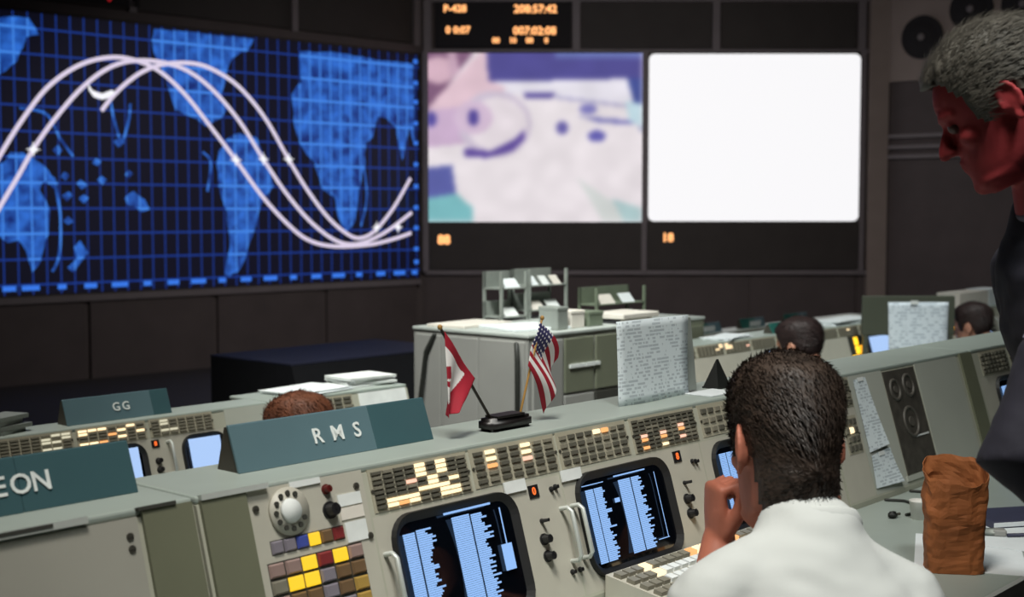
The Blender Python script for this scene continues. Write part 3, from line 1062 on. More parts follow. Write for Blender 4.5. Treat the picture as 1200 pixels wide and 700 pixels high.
# picture tubes
crt(c2, 0.256, 0.556, 0.086, 0.292, [(0.274, 0.300, 0.118, 0.270, False), (0.304, 0.345, 0.116, 0.270, True), (0.388, 0.430, 0.110, 0.272, False), (0.434, 0.480, 0.112, 0.272, True)],
    [(0.372, 0.486, 0.100, 0.1035), (0.505, 0.5075, 0.112, 0.215), (0.492, 0.518, 0.172, 0.215)])
crt(c2, 0.722, 1.018, 0.088, 0.278, [(0.742, 0.765, 0.120, 0.252, False), (0.768, 0.812, 0.120, 0.252, True), (0.845, 0.882, 0.116, 0.250, False), (0.886, 0.930, 0.116, 0.250, True)],
    [(0.834, 0.935, 0.106, 0.1085), (0.735, 0.800, 0.111, 0.1125), (0.823, 0.838, 0.146, 0.154), (0.962, 0.9635, 0.116, 0.240), (0.93, 0.966, 0.240, 0.2415)])
crt(c2, 1.182, 1.480, 0.088, 0.278, [(1.20, 1.225, 0.114, 0.252, False), (1.228, 1.275, 0.114, 0.252, True), (1.306, 1.34, 0.116, 0.250, False), (1.345, 1.39, 0.116, 0.250, True)], [(1.29, 1.39, 0.106, 0.1085)])
for u in (0.238, 0.706, 0.674):
    handle(c2, u, 0.140, 0.232)
for u in (0.612, 1.064):
    for s in (0.183, 0.212):
        knob(c2, u, s, 0.0085)
    knob(c2, u + 0.004, 0.152, 0.0035, 'knob_black', 'toggle_switch', 0.016)
digit_box(c2, 0.612, 0.1, '0')
digit_box(c2, 1.064, 0.099, '8')
c2.plate('paper_tag', 0.536, 0.592, 0.074, 0.094, 'tag_white', 0.003, base=0.006)
c2.plate('paper_tag', 0.692, 0.750, 0.076, 0.096, 'tag_white', 0.003, base=0.006)
for u, s in ((0.66, 0.103), (0.672, 0.101), (1.112, 0.115), (1.124, 0.117), (0.668, 0.25), (0.69, 0.25)):
    knob(c2, u, s, 0.004, 'knob_black', 'jack', 0.006)
c2.plate('switch_plate', 1.10, 1.15, 0.262, 0.290, 'tile_pink', 0.006)

# --- near row, console right of the seated man
c3 = Console('flight_console', 'near-row console beside the paper bag with taped papers and a dark gauge panel', 1.71, 2.605, 0, 1.07, 0.0, GA)
c3.plate('instrument_panel', 1.715, 1.845, 0.084, 0.296, 'console_plate', 0.004)
light_panel(c3, 1.715, 1.845, 0.009, 0.08, 5, 4, {}, 0.3)
light_panel(c3, 1.765, 1.838, 0.10, 0.19, 3, 4, {(1, 1): L}, 0.3)
c3.plate('paper_panel', 1.85, 2.030, 0.009, 0.296, 'blank_plate', 0.004)
dk = c3.plate('gauge_panel', 2.034, 2.218, 0.015, 0.275, 'gauge_face', 0.006)
c3.plate('panel_rail', 2.022, 2.225, 0.277, 0.290, 'blank_plate', 0.008)
for x, y, r_ in ((-0.045, 0.085, 0.026), (0.035, 0.09, 0.028), (0.0, -0.005, 0.038)):
    mb = MB()
    mb.tube([(r_ * math.cos(2 * math.pi * k / 24), r_ * math.sin(2 * math.pi * k / 24), 0) for k in range(24)], 0.0045, 6, up=(0, 0, 1), closed=True)
    o = mb.build('gauge_ring', 'gauge_ring', dk, True)
    o.location = (x, y, 0.006)
    o = MB().cyl((0, 0, 0), r_ * 0.35, 0.003, 16).build('gauge_hub', 'gauge_ring', dk)
    o.location = (x, y, 0.006)
o = MB().box(-0.035, 0.045, -0.002, 0.002, 0, 0.002).build('pointer', 'tag_white', dk)
o.location = (0.035, -0.045, 0.006)
c3.plate('blank_panel', 2.228, 2.500, 0.010, 0.296, 'blank_plate', 0.005)
c3.plate('end_post', 2.520, 2.600, 0.006, 0.30, 'green_post', 0.010)
c3.plate('gap_strip', 2.502, 2.518, 0.006, 0.30, 'slot_dark', 0.002)

# --- near row, next console behind the standing man
c4 = Console('flight_console', 'near-row console at far right, partly hidden by the standing man', 2.61, 4.3, 0, 1.07, 0.0, GA)
c4.plate('instrument_panel', 2.63, 4.28, 0.084, 0.296, 'console_plate', 0.004)
light_panel(c4, 2.66, 2.86, 0.012, 0.08, 7, 5, {}, 0.3)
light_panel(c4, 2.88, 3.10, 0.012, 0.08, 7, 5, {(1, 2): L, (3, 3): L}, 0.3)
crt(c4, 2.72, 3.02, 0.09, 0.28, [(2.74, 2.80, 0.12, 0.25, False), (2.85, 2.95, 0.12, 0.25, True)])

# worktop of the near row
wk = thing('worktop', 'long pale writing shelf in front of the near row of consoles', 'worktop', W(-1.75, 0, 0.735), ROT)
bevel(MB().box(0, 6.05, -0.62, -0.094, 0, 0.025).build('shelf', 'console_top', wk), 0.006)
MB().box(0, 6.05, -0.632, -0.62, -0.012, 0.026).build('edge_trim', 'trim_alu', wk)
for x in (0.3, 1.65, 3.4, 4.36, 5.8):
    MB().prism([(-0.094, 0.0), (-0.55, 0.0), (-0.15, -0.30), (-0.094, -0.30)], x, x + 0.03, 'yzx').build('bracket', 'green_post', wk)
MB().box(0, 6.05, -0.094, 0.018, -0.012, 0.0).build('back_strip', 'console_paint', wk)

# ------------------------------------------------------------------ middle row and front row
GB = 'consoles of the middle row'


def generic(c, u0, u1, crts, lits, off='button_dim', bw=0.235):
    u = u0
    i = 0
    while u + bw <= u1 + 0.001:
        light_panel(c, u, u + bw - 0.012, 0.006, 0.058, 7, 5, lits.get(i, {}), 0.3, off)
        u += bw
        i += 1
    c.plate('instrument_panel', u0, u1, 0.060, 0.296, 'console_plate', 0.004)
    for (a, b_) in crts:
        crt(c, a, b_, 0.064, 0.262, [], plain=(a + 0.022, b_ - 0.03, 0.078, 0.24))
        if b_ + 0.08 > u1:
            continue
        digit_box(c, b_ + 0.035, 0.076, '8')
        for s in (0.125, 0.15):
            knob(c, b_ + 0.035, s, 0.008)
        handle(c, b_ + 0.075, 0.075, 0.165)


G, Wh = 'button_green', 'button_white'
b1 = Console('flight_console', 'middle-row console at left with white lit buttons and blue screens', -0.9, 1.455, 1.8, 0.87, -0.2, GB, 0.11)
generic(b1, -0.40, 1.27, [(0.69, 0.985), (1.105, 1.27), (0.2, 0.5)],
        {3: {(5, 0): G, (6, 0): G, (5, 1): G, (6, 2): G, (5, 3): G, (6, 3): G},
         4: {(5, 0): Wh, (6, 0): Wh, (4, 1): Wh, (4, 2): Wh, (5, 2): Wh, (6, 1): Wh, (4, 4): Wh, (5, 4): Wh},
         5: {(0, 0): L, (1, 0): L, (2, 0): L, (0, 1): L, (3, 2): A, (4, 1): L, (5, 0): L, (6, 2): L, (4, 3): L, (0, 4): L, (1, 4): L, (2, 4): A},
         6: {(1, 0): Wh, (1, 1): Wh, (1, 3): Wh, (2, 3): Wh}})
b1.plate('blank_panel', 1.278, 1.45, 0.006, 0.10, 'blank_plate', 0.005)
b1.plate('blank_panel', 1.278, 1.45, 0.104, 0.296, 'console_plate', 0.005)
b2 = Console('flight_console', 'middle-row console with a plain pale panel behind the tilted teal sign', 1.46, 2.06, 1.8, 0.87, -0.2, GB, 0.2)
b2.plate('instrument_panel', 1.47, 2.05, 0.09, 0.296, 'console_plate', 0.004)
light_panel(b2, 1.47, 1.80, 0.01, 0.085, 8, 5, {}, 0.3)
b2.plate('blank_panel', 1.83, 2.05, 0.012, 0.2, 'tag_white', 0.005)

b3 = Console('flight_console', 'middle-row console right of the grey cabinet with orange and white lamps', 3.62, 4.95, 1.8, 0.87, -0.2, GB)
generic(b3, 3.64, 4.93, [(4.42, 4.7)], {1: {(6, 1): L, (6, 0): L, (5, 2): L}, 2: {(0, 0): L, (0, 1): L, (1, 1): L, (1, 2): L, (6, 2): K, (0, 2): L}, 4: {(0, 2): Y, (1, 2): Y, (0, 3): Y}})
b4 = Console('flight_console', 'middle-row console at right with a bright yellow lamp cluster and blue screens', 4.96, 7.6, 1.8, 0.87, -0.2, GB)
generic(b4, 4.98, 7.55, [(5.5, 5.78), (5.93, 6.2), (6.9, 7.2)], {1: {(3, 1): L}, 7: {(1, 1): A}})
lp = b4.plate('lamp_cluster', 5.30, 5.46, 0.06, 0.25, 'slot_dark', 0.006)
for i in range(3):
    for j in range(4):
        if (i, j) in ((0, 0), (2, 0), (0, 1)):
            continue
        o = link('lamp', button_mesh(0.046, 0.044, 'lamp_yellow' if (i + j) % 3 else 'lamp_orange'), lp)
        o.location = (-0.052 + 0.052 * i, 0.07 - 0.048 * j, 0.006)
for (u, s, mm) in ((6.66, 0.075, 'lamp_orange'), (6.80, 0.0, 'lamp_red')):
    b4.put('lamp', MB().cyl((0, 0, 0), 0.03, 0.02, 14).ell((0, 0, 0.02), (0.028, 0.028, 0.014)), mm, u, s + 0.02, 0.004, True)

wk2 = thing('worktop', 'writing shelf of the left middle-row consoles', 'worktop', W(-0.9, 1.8, 0.535), ROT)
MB().box(0, 2.96, -0.60, -0.094, 0, 0.025).build('shelf', 'console_top', wk2)
MB().box(0, 2.96, -0.612, -0.60, -0.012, 0.026).build('edge_trim', 'trim_alu', wk2)
MB().box(0, 2.96, -0.094, 0.018, -0.012, 0.0).build('back_strip', 'console_paint', wk2)
wk3 = thing('worktop', 'writing shelf of the right middle-row consoles', 'worktop', W(3.62, 1.8, 0.535), ROT)
MB().box(0, 3.98, -0.60, -0.094, 0, 0.025).build('shelf', 'console_top', wk3)
MB().box(0, 3.98, -0.612, -0.60, -0.012, 0.026).build('edge_trim', 'trim_alu', wk3)
MB().box(0, 3.98, -0.094, 0.018, -0.012, 0.0).build('back_strip', 'console_paint', wk3)

GC = 'consoles of the front row'
f1 = Console('flight_console', 'dark front-row console under the left part of the map', 3.25, 4.5, 3.9, 0.68, -0.4, GC, 0.7, 'book_blue', 'book_dark')  # blue reflection of the map is put into the top's colour
f1.plate('instrument_panel', 3.3, 4.45, 0.02, 0.296, 'book_dark', 0.004)
f2 = Console('flight_console', 'front-row console at right carrying small teal signs', 6.2, 9.4, 3.7, 0.60, -0.4, GC)
generic(f2, 6.22, 9.38, [(7.0, 7.28), (8.0, 8.28)], {2: {(2, 1): L}, 5: {(4, 2): K}})

# ------------------------------------------------------------------ grey cabinet of the middle row
cb = thing('equipment_cabinet', 'big light grey cabinet with a pale top behind the flags', 'cabinet', W(2.70, 1.78, -0.2), ROT)
MB().box(0, 0.88, 0.0, 0.63, 0, 1.185).build('body', 'cab_grey', cb)
bevel(MB().box(-0.006, 0.886, -0.006, 0.636, 1.185, 1.20).build('top', 'cab_top', cb), 0.004)
for y0, y1 in ((0.015, 0.25), (0.262, 0.46), (0.472, 0.615)):
    bevel(MB().box(-0.008, 0.0, y0, y1, 0.05, 1.17).build('side_panel', 'cab_grey', cb), 0.003)
for (x0, x1, z0, z1, mm) in ((0.02, 0.20, 0.75, 1.17, 'cab_grey'), (0.215, 0.40, 0.95, 1.17, 'cab_green'), (0.415, 0.62, 0.95, 1.17, 'cab_green'), (0.635, 0.865, 0.95, 1.17, 'cab_green'),
                             (0.215, 0.40, 0.55, 0.94, 'cab_grey'), (0.415, 0.62, 0.80, 0.94, 'slot_dark'), (0.635, 0.865, 0.80, 0.94, 'cab_green'), (0.02, 0.865, 0.05, 0.50, 'cab_grey')):
    bevel(MB().box(x0, x1, -0.010, 0.0, z0, z1).build('front_panel', mm, cb), 0.003)
MB().box(0.18, 0.865, -0.16, 0.0, 0.70, 0.715).build('shelf', 'cab_grey', cb)
for k in (0, 1):
    o = MB().prism([(0.24 + 0.10 * k, 1.05), (0.335 + 0.10 * k, 1.05), (0.335 + 0.10 * k, 1.065), (0.24 + 0.10 * k, 1.065)], -0.016, -0.010, 'xzy').build('name_tag', 'tag_white', cb)
for pts, lab in (([(-0.012, 0.50, 1.17), (-0.02, 0.54, 1.10), (-0.03, 0.565, 0.9), (-0.02, 0.56, 0.6)], 0), ([(-0.012, 0.05, 1.16), (-0.03, 0.03, 1.10), (-0.03, 0.03, 0.9), (-0.02, 0.05, 0.6)], 1)):
    MB().tube(pts, 0.010, 8).build('cable', 'cable_black', cb, True)

# papers on the cabinet top
for i, (u, v, a, lx, ly, m_, lab) in enumerate(((2.88, 2.26, 4, 0.32, 0.20, 'paper_cream', 'cream papers lying at the back left of the grey cabinet top'),
                                               (2.92, 1.99, -14, 0.28, 0.26, 'paper_white', 'white papers lying near the front edge of the grey cabinet top'))):
    o = rbox(lx, ly, 0.012, 0.002, 1).build('paper_stack', m_)
    o.location = W(u, v, 1.0)
    o.rotation_euler = (0, 0, ROW + R(a))
    tag(o, lab, 'paper')

# document racks standing on the cabinet's back edge


def rack(u, v, zb, wd, tiers, m_, label, zs=0.0):
    t = thing('document_rack', label, 'rack', W(u, v, zb), ROT, 'document racks on the grey cabinet')
    hgt = tiers[-1][1]
    for x in (0, wd - 0.012):
        for y in (0, 0.10):
            MB().box(x, x + 0.012, y, y + 0.012, 0, hgt).build('upright', m_, t)
    for (z0, z1, n, back) in tiers:
        MB().box(0, wd, 0, 0.112, z0 - 0.006, z0).build('shelf', m_, t)
        if back:
            MB().box(0, wd, 0.10, 0.112, z0, z1).build('back', m_, t)
        for k in range(n):
            x = 0.02 + (wd - 0.04) * (k + 0.15) / n
            w2 = (wd - 0.05) / n * random.uniform(0.55, 0.8)
            o = MB().prism([(0.01, z0), (0.016, z0), (0.05, z0 + (z1 - z0) * 0.55), (0.044, z0 + (z1 - z0) * 0.55)], x, x + w2, 'yzx').build('paper_sheet', random.choice(['paper_white', 'tag_white', 'paper_cream']), t)
    return t


rack(3.09, 2.27, 1.0, 0.175, [(0.02, 0.085, 1, True), (0.145, 0.215, 1, True)], 'rack_grey', 'grey document rack with a white card, left of three on the cabinet')
rack(3.275, 2.27, 1.0, 0.27, [(0.04, 0.11, 2, True), (0.15, 0.22, 3, True)], 'rack_grey', 'grey document rack with white cards, middle of three on the cabinet')

# second cabinet step under the right rack
cs = thing('equipment_cabinet', 'low olive cabinet with a rack on it, right behind the grey cabinet', 'cabinet', W(3.60, 2.06, -0.2), ROT)
MB().box(0, 0.75, 0, 0.32, 0, 1.15).build('body', 'cab_green', cs)
MB().box(-0.004, 0.754, -0.004, 0.324, 1.15, 1.162).build('top', 'cab_top', cs)
for x0, x1 in ((0.02, 0.36), (0.38, 0.73)):
    bevel(MB().box(x0, x1, -0.01, 0, 0.1, 1.12).build('front_panel', 'cab_green', cs), 0.003)
rack(3.62, 2.16, 0.962, 0.38, [(0.02, 0.08, 1, False), (0.09, 0.165, 2, True)], 'rack_green', 'olive document rack with white cards, right of three on the cabinets')

# box files and the stack of books on the grey cabinet front
for i, (u, v, w2, d2, h2, m_, lab) in enumerate(((2.96, 1.87, 0.07, 0.10, 0.09, 'rack_grey', 'small grey box on the front edge of the grey cabinet'),
                                                (3.07, 1.88, 0.09, 0.10, 0.07, 'paper_cream', 'small cream box on the front edge of the grey cabinet'),
                                                (3.19, 1.88, 0.10, 0.10, 0.06, 'rack_green', 'small olive box on the front edge of the grey cabinet'))):
    t = thing('file_box', lab, 'box', W(u, v, 1.0), ROT, 'file boxes on the grey cabinet')
    rbox(w2, d2, h2, 0.004, 1).build('body', m_, t)
    o = rbox(w2 * 1.04, d2 * 1.04, 0.015, 0.003, 1).build('lid', m_, t)
    o.location = (0, 0, h2 - 0.012)
t = thing('book', 'dark bound book lying under the white papers on the cabinet', 'book', W(3.45, 1.90, 1.0), ROT)
rbox(0.24, 0.17, 0.020, 0.003, 1).build('cover', 'book_dark', t)
rbox(0.23, 0.165, 0.014, 0.001, 1).build('pages', 'paper_cream', t, loc=(0.004, -0.006, 0.003))
o = rbox(0.28, 0.19, 0.022, 0.003, 1).build('paper_stack', 'paper_cream')
o.location = W(3.46, 1.89, 1.0205)
o.rotation_euler = (0, 0, ROW + R(3))
tag(o, 'thick cream paper stack on the dark book at the cabinet corner', 'paper')
t = thing('binder', 'grey binder with white pages on the cabinet shelf', 'binder', W(3.01, 1.695, 0.515), (0, 0, ROW + R(6)))
hd = thing('monitor_hood', 'rounded grey hood on the cabinet shelf beside the binder', 'hood', W(3.22, 1.70, 0.515), ROT)
MB().prism([(-0.10, 0.0), (-0.10, 0.09), (-0.085, 0.125), (-0.05, 0.14), (0.05, 0.14), (0.085, 0.125), (0.10, 0.09), (0.10, 0.0)], -0.06, 0.06, 'xzy').build('shell', 'cab_grey', hd)
MB().box(-0.08, 0.08, -0.064, -0.06, 0.015, 0.10).build('visor', 'slot_dark', hd)
rbox(0.17, 0.14, 0.03, 0.004, 1).build('cover', 'cab_green', t)
rbox(0.165, 0.136, 0.018, 0.001, 1).build('pages', 'paper_white', t, loc=(0.0, -0.006, 0.006))

# ------------------------------------------------------------------ name signs


def sign(label, u0, u1, v, zb, txt, size, hgt=0.075, seam=0.72, tx=0.5, lean=0.028, spacing=1.3, mats=('sign_teal', 'sign_teal_dark')):
    L_ = u1 - u0
    t = thing('name_sign', label, 'sign', W(u0, v, zb), ROT, 'teal name signs')
    MB().prism([(0.004, 0), (lean + 0.004, hgt - 0.004), (lean + 0.010, hgt - 0.004), (0.056, 0)], 0.002, L_ - 0.002, 'yzx').build('wedge', 'sign_side', t)
    bevel(MB().prism([(-0.003, 0), (lean - 0.003, hgt), (lean + 0.003, hgt), (0.003, 0)], 0, L_ * seam, 'yzx').build('face_panel', mats[0], t), 0.001, 1)
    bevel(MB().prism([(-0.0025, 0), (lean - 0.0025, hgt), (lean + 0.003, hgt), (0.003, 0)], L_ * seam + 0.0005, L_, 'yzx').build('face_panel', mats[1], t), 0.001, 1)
    ang = math.atan2(hgt, lean)
    x = L_ * tx
    for k, ch in enumerate(txt):
        o = link('letter', text_mesh(ch, size * 1.04, 'sign_letter', 0.0008, 1.0, 0.0005), t)
        o.location = (x + (k - (len(txt) - 1) / 2) * size * spacing * 0.72, lean * 0.5 - 0.0042, hgt * 0.5)
        o.rotation_euler = (ang, 0, 0)
    return t


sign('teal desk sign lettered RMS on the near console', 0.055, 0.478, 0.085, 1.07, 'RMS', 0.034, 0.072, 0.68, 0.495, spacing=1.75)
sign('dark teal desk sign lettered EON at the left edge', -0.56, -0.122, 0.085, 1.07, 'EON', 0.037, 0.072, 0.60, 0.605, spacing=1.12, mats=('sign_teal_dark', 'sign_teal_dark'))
sign('teal desk sign lettered GG on the left middle-row console', 0.775, 1.12, 1.835, 0.87, 'GG', 0.034, 0.072, 0.82, 0.52, spacing=1.3)
sign('small green sign in front of the seated dark-haired person', 4.62, 4.95, 1.83, 0.87, '', 0.03, 0.05, 0.5, mats=('sign_green', 'sign_green'))
for i, (u, l_, lab) in enumerate(((6.75, 0.42, 'leftmost'), (7.45, 0.34, 'middle'), (8.1, 0.36, 'rightmost'))):
    sg = sign('small teal sign on the far front-row console, ' + lab + ' of three', u, u + l_, 3.75, 0.60, '', 0.03, 0.07, 0.6, mats=('sign_green', 'sign_teal'))
    MB().box(l_ * 0.3, l_ * 0.75, -0.006, -0.002, 0.012, 0.05).build('card', 'tag_white', sg)

# ------------------------------------------------------------------ flags on the near console
fb = thing('flag_stand', 'black bar-shaped stand holding two small flags', 'stand', W(0.602, 0.055, 1.07), ROT)
o = rbox(0.115, 0.04, 0.024, 0.006, 2).build('base', 'base_black', fb, True)
o.location = (0.048, 0.012, 0)
MB().box(0.01, 0.085, -0.004, 0.028, 0.0235, 0.028).build('socket_strip', 'base_black', fb)


def cloth(name, nx, nz, fn, cf, mats, parent):
    mb = MB()
    vs = [fn(i / nx, j / nz) for j in range(nz + 1) for i in range(nx + 1)]
    fs = [(j * (nx + 1) + i, j * (nx + 1) + i + 1, (j + 1) * (nx + 1) + i + 1, (j + 1) * (nx + 1) + i) for j in range(nz) for i in range(nx)]
    mb.add(vs, fs)
    mb.mi = [cf((k % nx + 0.5) / nx, (k // nx + 0.5) / nz) for k in range(nx * nz)]
    o = mb.build(name, mats, parent, True)
    md = o.modifiers.new('thickness', 'SOLIDIFY')
    md.thickness = 0.0008
    return o


# Canadian flag: hoist along the leaning pole, fly hanging down
ft = thing('desk_flag', 'small red and white maple leaf flag on a leaning dark pole', 'flag', W(0.618, 0.068, 1.095), ROT, 'desk flags')
MB().tube([(0, 0, -0.012), (-0.070, 0, 0.08), (-0.137, 0, 0.172)], 0.0028, 8).build('pole', 'pole_dark', ft, True)
MB().ell((-0.139, 0, 0.175), (0.0045, 0.0045, 0.005)).build('finial', 'pole_gold', ft, True)
HA, HB = Vector((-0.134, -0.003, 0.167)), Vector((-0.058, -0.003, 0.078))
FA, FB = Vector((-0.140, -0.01, 0.016)), Vector((-0.118, -0.016, 0.026))


def fca(s, t):
    h = HA.lerp(HB, s)
    f = FA.lerp(FB, s)
    p = h.lerp(f, t)
    p.y += -0.004 - 0.007 * math.sin(s * 7.0 + t * 2.0) * (0.3 + t)
    p.x += 0.002 * math.sin(s * 9) * t
    return p


def cca(s, t):
    # red band at the hoist, white field with the leaf folded at its outer edge, red fly end
    p = HA.lerp(HB, s).lerp(FA.lerp(FB, s), t)
    x, z = p.x, p.z
    k = (x + 0.150) / 0.066
    if not (k < 1 and 0.032 + 0.056 * k < z < 0.156 - 0.068 * k):
        return 0
    if (x < -0.1265 and 0.084 < z < 0.106) or (x < -0.132 and 0.070 < z < 0.080):
        return 0
    return 1


cloth('cloth', 40, 60, fca, cca, ['flag_red', 'flag_white'], ft)

# flag with stars and stripes
fu = thing('desk_flag', 'small striped flag with a blue starred corner on a thin pole', 'flag', W(0.690, 0.068, 1.095), ROT, 'desk flags')
MB().tube([(0, 0, -0.012), (0.03, 0, 0.075), (0.066, 0, 0.172)], 0.0022, 8).build('pole', 'pole_gold', fu, True)
MB().ell((0.067, 0, 0.175), (0.004, 0.004, 0.005)).build('finial', 'pole_gold', fu, True)


def fus(s, t):
    # s along the hoist (top to bottom), t along the fly, drooping
    h = Vector((0.066, 0, 0.168)).lerp(Vector((0.030, 0, 0.088)), s)
    d = Vector((0.030, 0, -0.055)).lerp(Vector((0.052, 0, -0.082)), s) * t
    p = h + d + Vector((0.020 * math.sin(t * 2.4) * (1 - s) - 0.010 * (1 - t), 0, -0.018 * t * t))
    p.y += -0.003 - 0.009 * math.sin(s * 8 + t * 3) * (0.25 + t)
    return p


def cus(s, t):
    if s < 0.52 and t < 0.42:
        g1, g2 = (s * 21) % 2 < 0.8, (t * 26) % 2 < 0.8
        return 1 if (g1 and g2) else 2
    return 0 if int(s * 9) % 2 == 0 else 1


cloth('cloth', 54, 40, fus, cus, ['flag_red', 'flag_white', 'flag_blue'], fu)

# ------------------------------------------------------------------ papers and things on top of the near row


def sheet(name, label, u0, u1, v, z0, z1, m_, lean=0.02, curl=0.006, parent=None):
    """standing sheet of paper with a slight curl, leaning back"""
    t = link(name, None, None, W(u0, v, z0), ROT)
    mb = MB()
    L_, H_ = u1 - u0, z1 - z0
    nx, nz = 10, 10
    vs = []
    for j in range(nz + 1):
        for i in range(nx + 1):
            x, z = i / nx, j / nz
            vs.append((L_ * x, H_ * z, curl * math.sin(x * 5 + z * 2) + curl * 1.2 * z * z))
    mb.add(vs, [(j * (nx + 1) + i, j * (nx + 1) + i + 1, (j + 1) * (nx + 1) + i + 1, (j + 1) * (nx + 1) + i) for j in range(nz) for i in range(nx)])
    return t, mb, math.atan2(H_, lean)


def standing_sheet(name, label, u0, u1, v, z0, z1, m_, lean=0.02, backing=None, cat='paper'):
    t, mb, ang = sheet(name, label, u0, u1, v, z0, z1, m_, lean)
    o = mb.build('sheet', m_, t, True)
    o.rotation_euler = (ang, 0, 0)
    md = o.modifiers.new('thickness', 'SOLIDIFY')
    md.thickness = 0.0008
    if backing:
        L_, H_ = u1 - u0, z1 - z0
        b_ = MB().box(0.06, L_ + 0.05, 0.006, H_ * 0.96, -0.022, -0.016).build('backing_board', backing, t)
        b_.rotation_euler = (ang, 0, 0)
        f_ = MB().box(L_ * 0.35, L_ * 0.65, 0.0, 0.07, 0.0, 0.006).build('foot', backing, t)
    return tag(t, label, cat)


standing_sheet('printout_sheet', 'printed white sheet standing on the near console left of the seated man', 1.010, 1.275, 0.075, 1.07, 1.246, 'paper_print', 0.02, 'rack_grey')

t = thing('marker_cone', 'small black pyramid marker on the near console by the seated head', 'marker', W(1.405, 0.09, 1.07), ROT)
MB().add([(-0.026, -0.02, 0.004), (0.026, -0.02, 0.004), (0.026, 0.02, 0.004), (-0.026, 0.02, 0.004), (-0.004, 0, 0.066), (0.004, 0, 0.066)],
         [(0, 1, 2, 3), (0, 1, 5, 4), (2, 3, 4, 5), (1, 2, 5), (3, 0, 4)]).build('wedge', 'black_matt', t)
MB().box(-0.028, 0.028, -0.022, 0.022, 0, 0.004).build('foot', 'black_matt', t)
t = thing('paper_slip', 'white slip of paper lying on the near console under the printout', 'paper', W(1.31, 0.03, 1.0705), ROT)
MB().box(-0.05, 0.06, -0.02, 0.05, 0, 0.002).build('sheet', 'paper_white', t)

# papers taped to the console right of the seated man
for i, (pts, lab) in enumerate((([(1.868, 0.020), (1.935, 0.018), (1.955, 0.188), (1.862, 0.196)], 'narrow printed paper taped high on the console beside the gauge panel'),
                                ([(1.866, 0.204), (1.972, 0.196), (1.985, 0.284), (1.850, 0.281)], 'small printed paper taped low on the console beside the gauge panel'))):
    c0 = Vector((sum(p[0] for p in pts) / 4, sum(p[1] for p in pts) / 4, 0))
    loc = c3.at(c0.x, c0.y, 0.006)
    wl = W(1.71, 0, 0) + DU * loc.x + DV * loc.y + Vector((0, 0, loc.z))
    t = thing('taped_paper', lab, 'paper', wl, (0, 0, 0), 'papers taped to the console')
    t.rotation_euler = (Matrix.Rotation(ROW, 3, 'Z') @ Matrix.Rotation(PHI, 3, 'X')).to_euler()
    P_ = [(p[0] - c0.x, -(p[1] - c0.y) * KS) for p in pts]
    n = 8
    mb = MB()
    vs = []
    for j in range(n + 1):
        for k in range(n + 1):
            a = Vector((*P_[0], 0)).lerp(Vector((*P_[1], 0)), k / n)
            c_ = Vector((*P_[3], 0)).lerp(Vector((*P_[2], 0)), k / n)
            p = a.lerp(c_, j / n)
            p.z = 0.001 + 0.010 * (j / n) ** 2 * (k / n)
            vs.append(p)
    mb.add(vs, [(j * (n + 1) + k, j * (n + 1) + k + 1, (j + 1) * (n + 1) + k + 1, (j + 1) * (n + 1) + k) for j in range(n) for k in range(n)])
    o = mb.build('sheet', 'paper_print', t, True)
    MB().box(-0.015, 0.015, P_[0][1] - 0.006, P_[0][1] + 0.004, 0.002, 0.003).build('tape', 'tag_white', t)

# board with the taped chart, standing on the right middle-row worktop
bd = thing('notice_board', 'dark olive easel board standing on the right middle-row worktop', 'board', (2.13, 7.08, 0.56), (0, 0, R(2)))
bevel(MB().box(-0.265, 0.235, 0.0, 0.02, 0.26, 0.47).build('panel', 'board_olive', bd), 0.004)
for x in (-0.245, 0.215):
    MB().box(x - 0.012, x + 0.012, 0.0, 0.02, 0.0, 0.26).build('leg', 'board_olive', bd)
    MB().box(x - 0.012, x + 0.012, -0.05, 0.07, 0.0, 0.012).build('foot', 'board_olive', bd)
t = thing('wall_chart', 'large white printed sheet taped to the dark olive easel board at right', 'paper', (2.13 - 0.128, 7.072, 0.735), (0, 0, R(2)))
mb = MB()
vs = [(0.325 * i / 10 + 0.012 * (1 - j / 10) * (0.5 - i / 10), 0.262 * j / 10, 0.002 + 0.003 * math.sin(i * 0.6 + j * 0.25) + 0.006 * (1 - j / 10) ** 2) for j in range(11) for i in range(11)]
mb.add(vs, [(j * 11 + i, j * 11 + i + 1, (j + 1) * 11 + i + 1, (j + 1) * 11 + i) for j in range(10) for i in range(10)])
o = mb.build('sheet', 'paper_print_blue', t, True)
o.rotation_euler = (R(90), 0, 0)
md = o.modifiers.new('thickness', 'SOLIDIFY')
md.thickness = 0.001
MB().box(0.12, 0.16, -0.009, -0.006, 0.25, 0.27).build('tape', 'tag_white', t)

# papers on the middle row
for i, (u, v, z, a, lx, ly, hz, m_, lab) in enumerate((
        (1.70, 1.90, 0.87, 6, 0.26, 0.18, 0.012, 'paper_white', 'white papers spread on the middle-row console above the brown hair'),
        (1.95, 1.91, 0.87, -4, 0.20, 0.15, 0.035, 'tag_white', 'white paper pile at the right end of the left middle row'),
        (5.45, 1.885, 0.87, 4, 0.46, 0.14, 0.025, 'paper_white', 'long white paper pile right of the dark-haired person'),
        (0.60, 1.87, 0.87, 24, 0.11, 0.08, 0.05, 'rack_grey', 'crumpled grey papers on the middle row at the left edge'),
        (4.28, 1.885, 0.87, 6, 0.28, 0.13, 0.012, 'paper_white', 'white papers on the middle-row console behind the seated head'))):
    t = thing('paper_stack', lab, 'paper', W(u, v, z), (0, 0, ROW + R(a)), 'papers on the middle row')
    nl = 4
    for k in range(nl):
        o = MB().box(-lx / 2, lx / 2, -ly / 2, ly / 2, 0, hz / nl * 0.9).build('sheet', m_, t)
        o.location = (random.uniform(-0.01, 0.01), random.uniform(-0.008, 0.008), hz / nl * k)
        o.rotation_euler = (0, 0, R(random.uniform(-9, 9)))

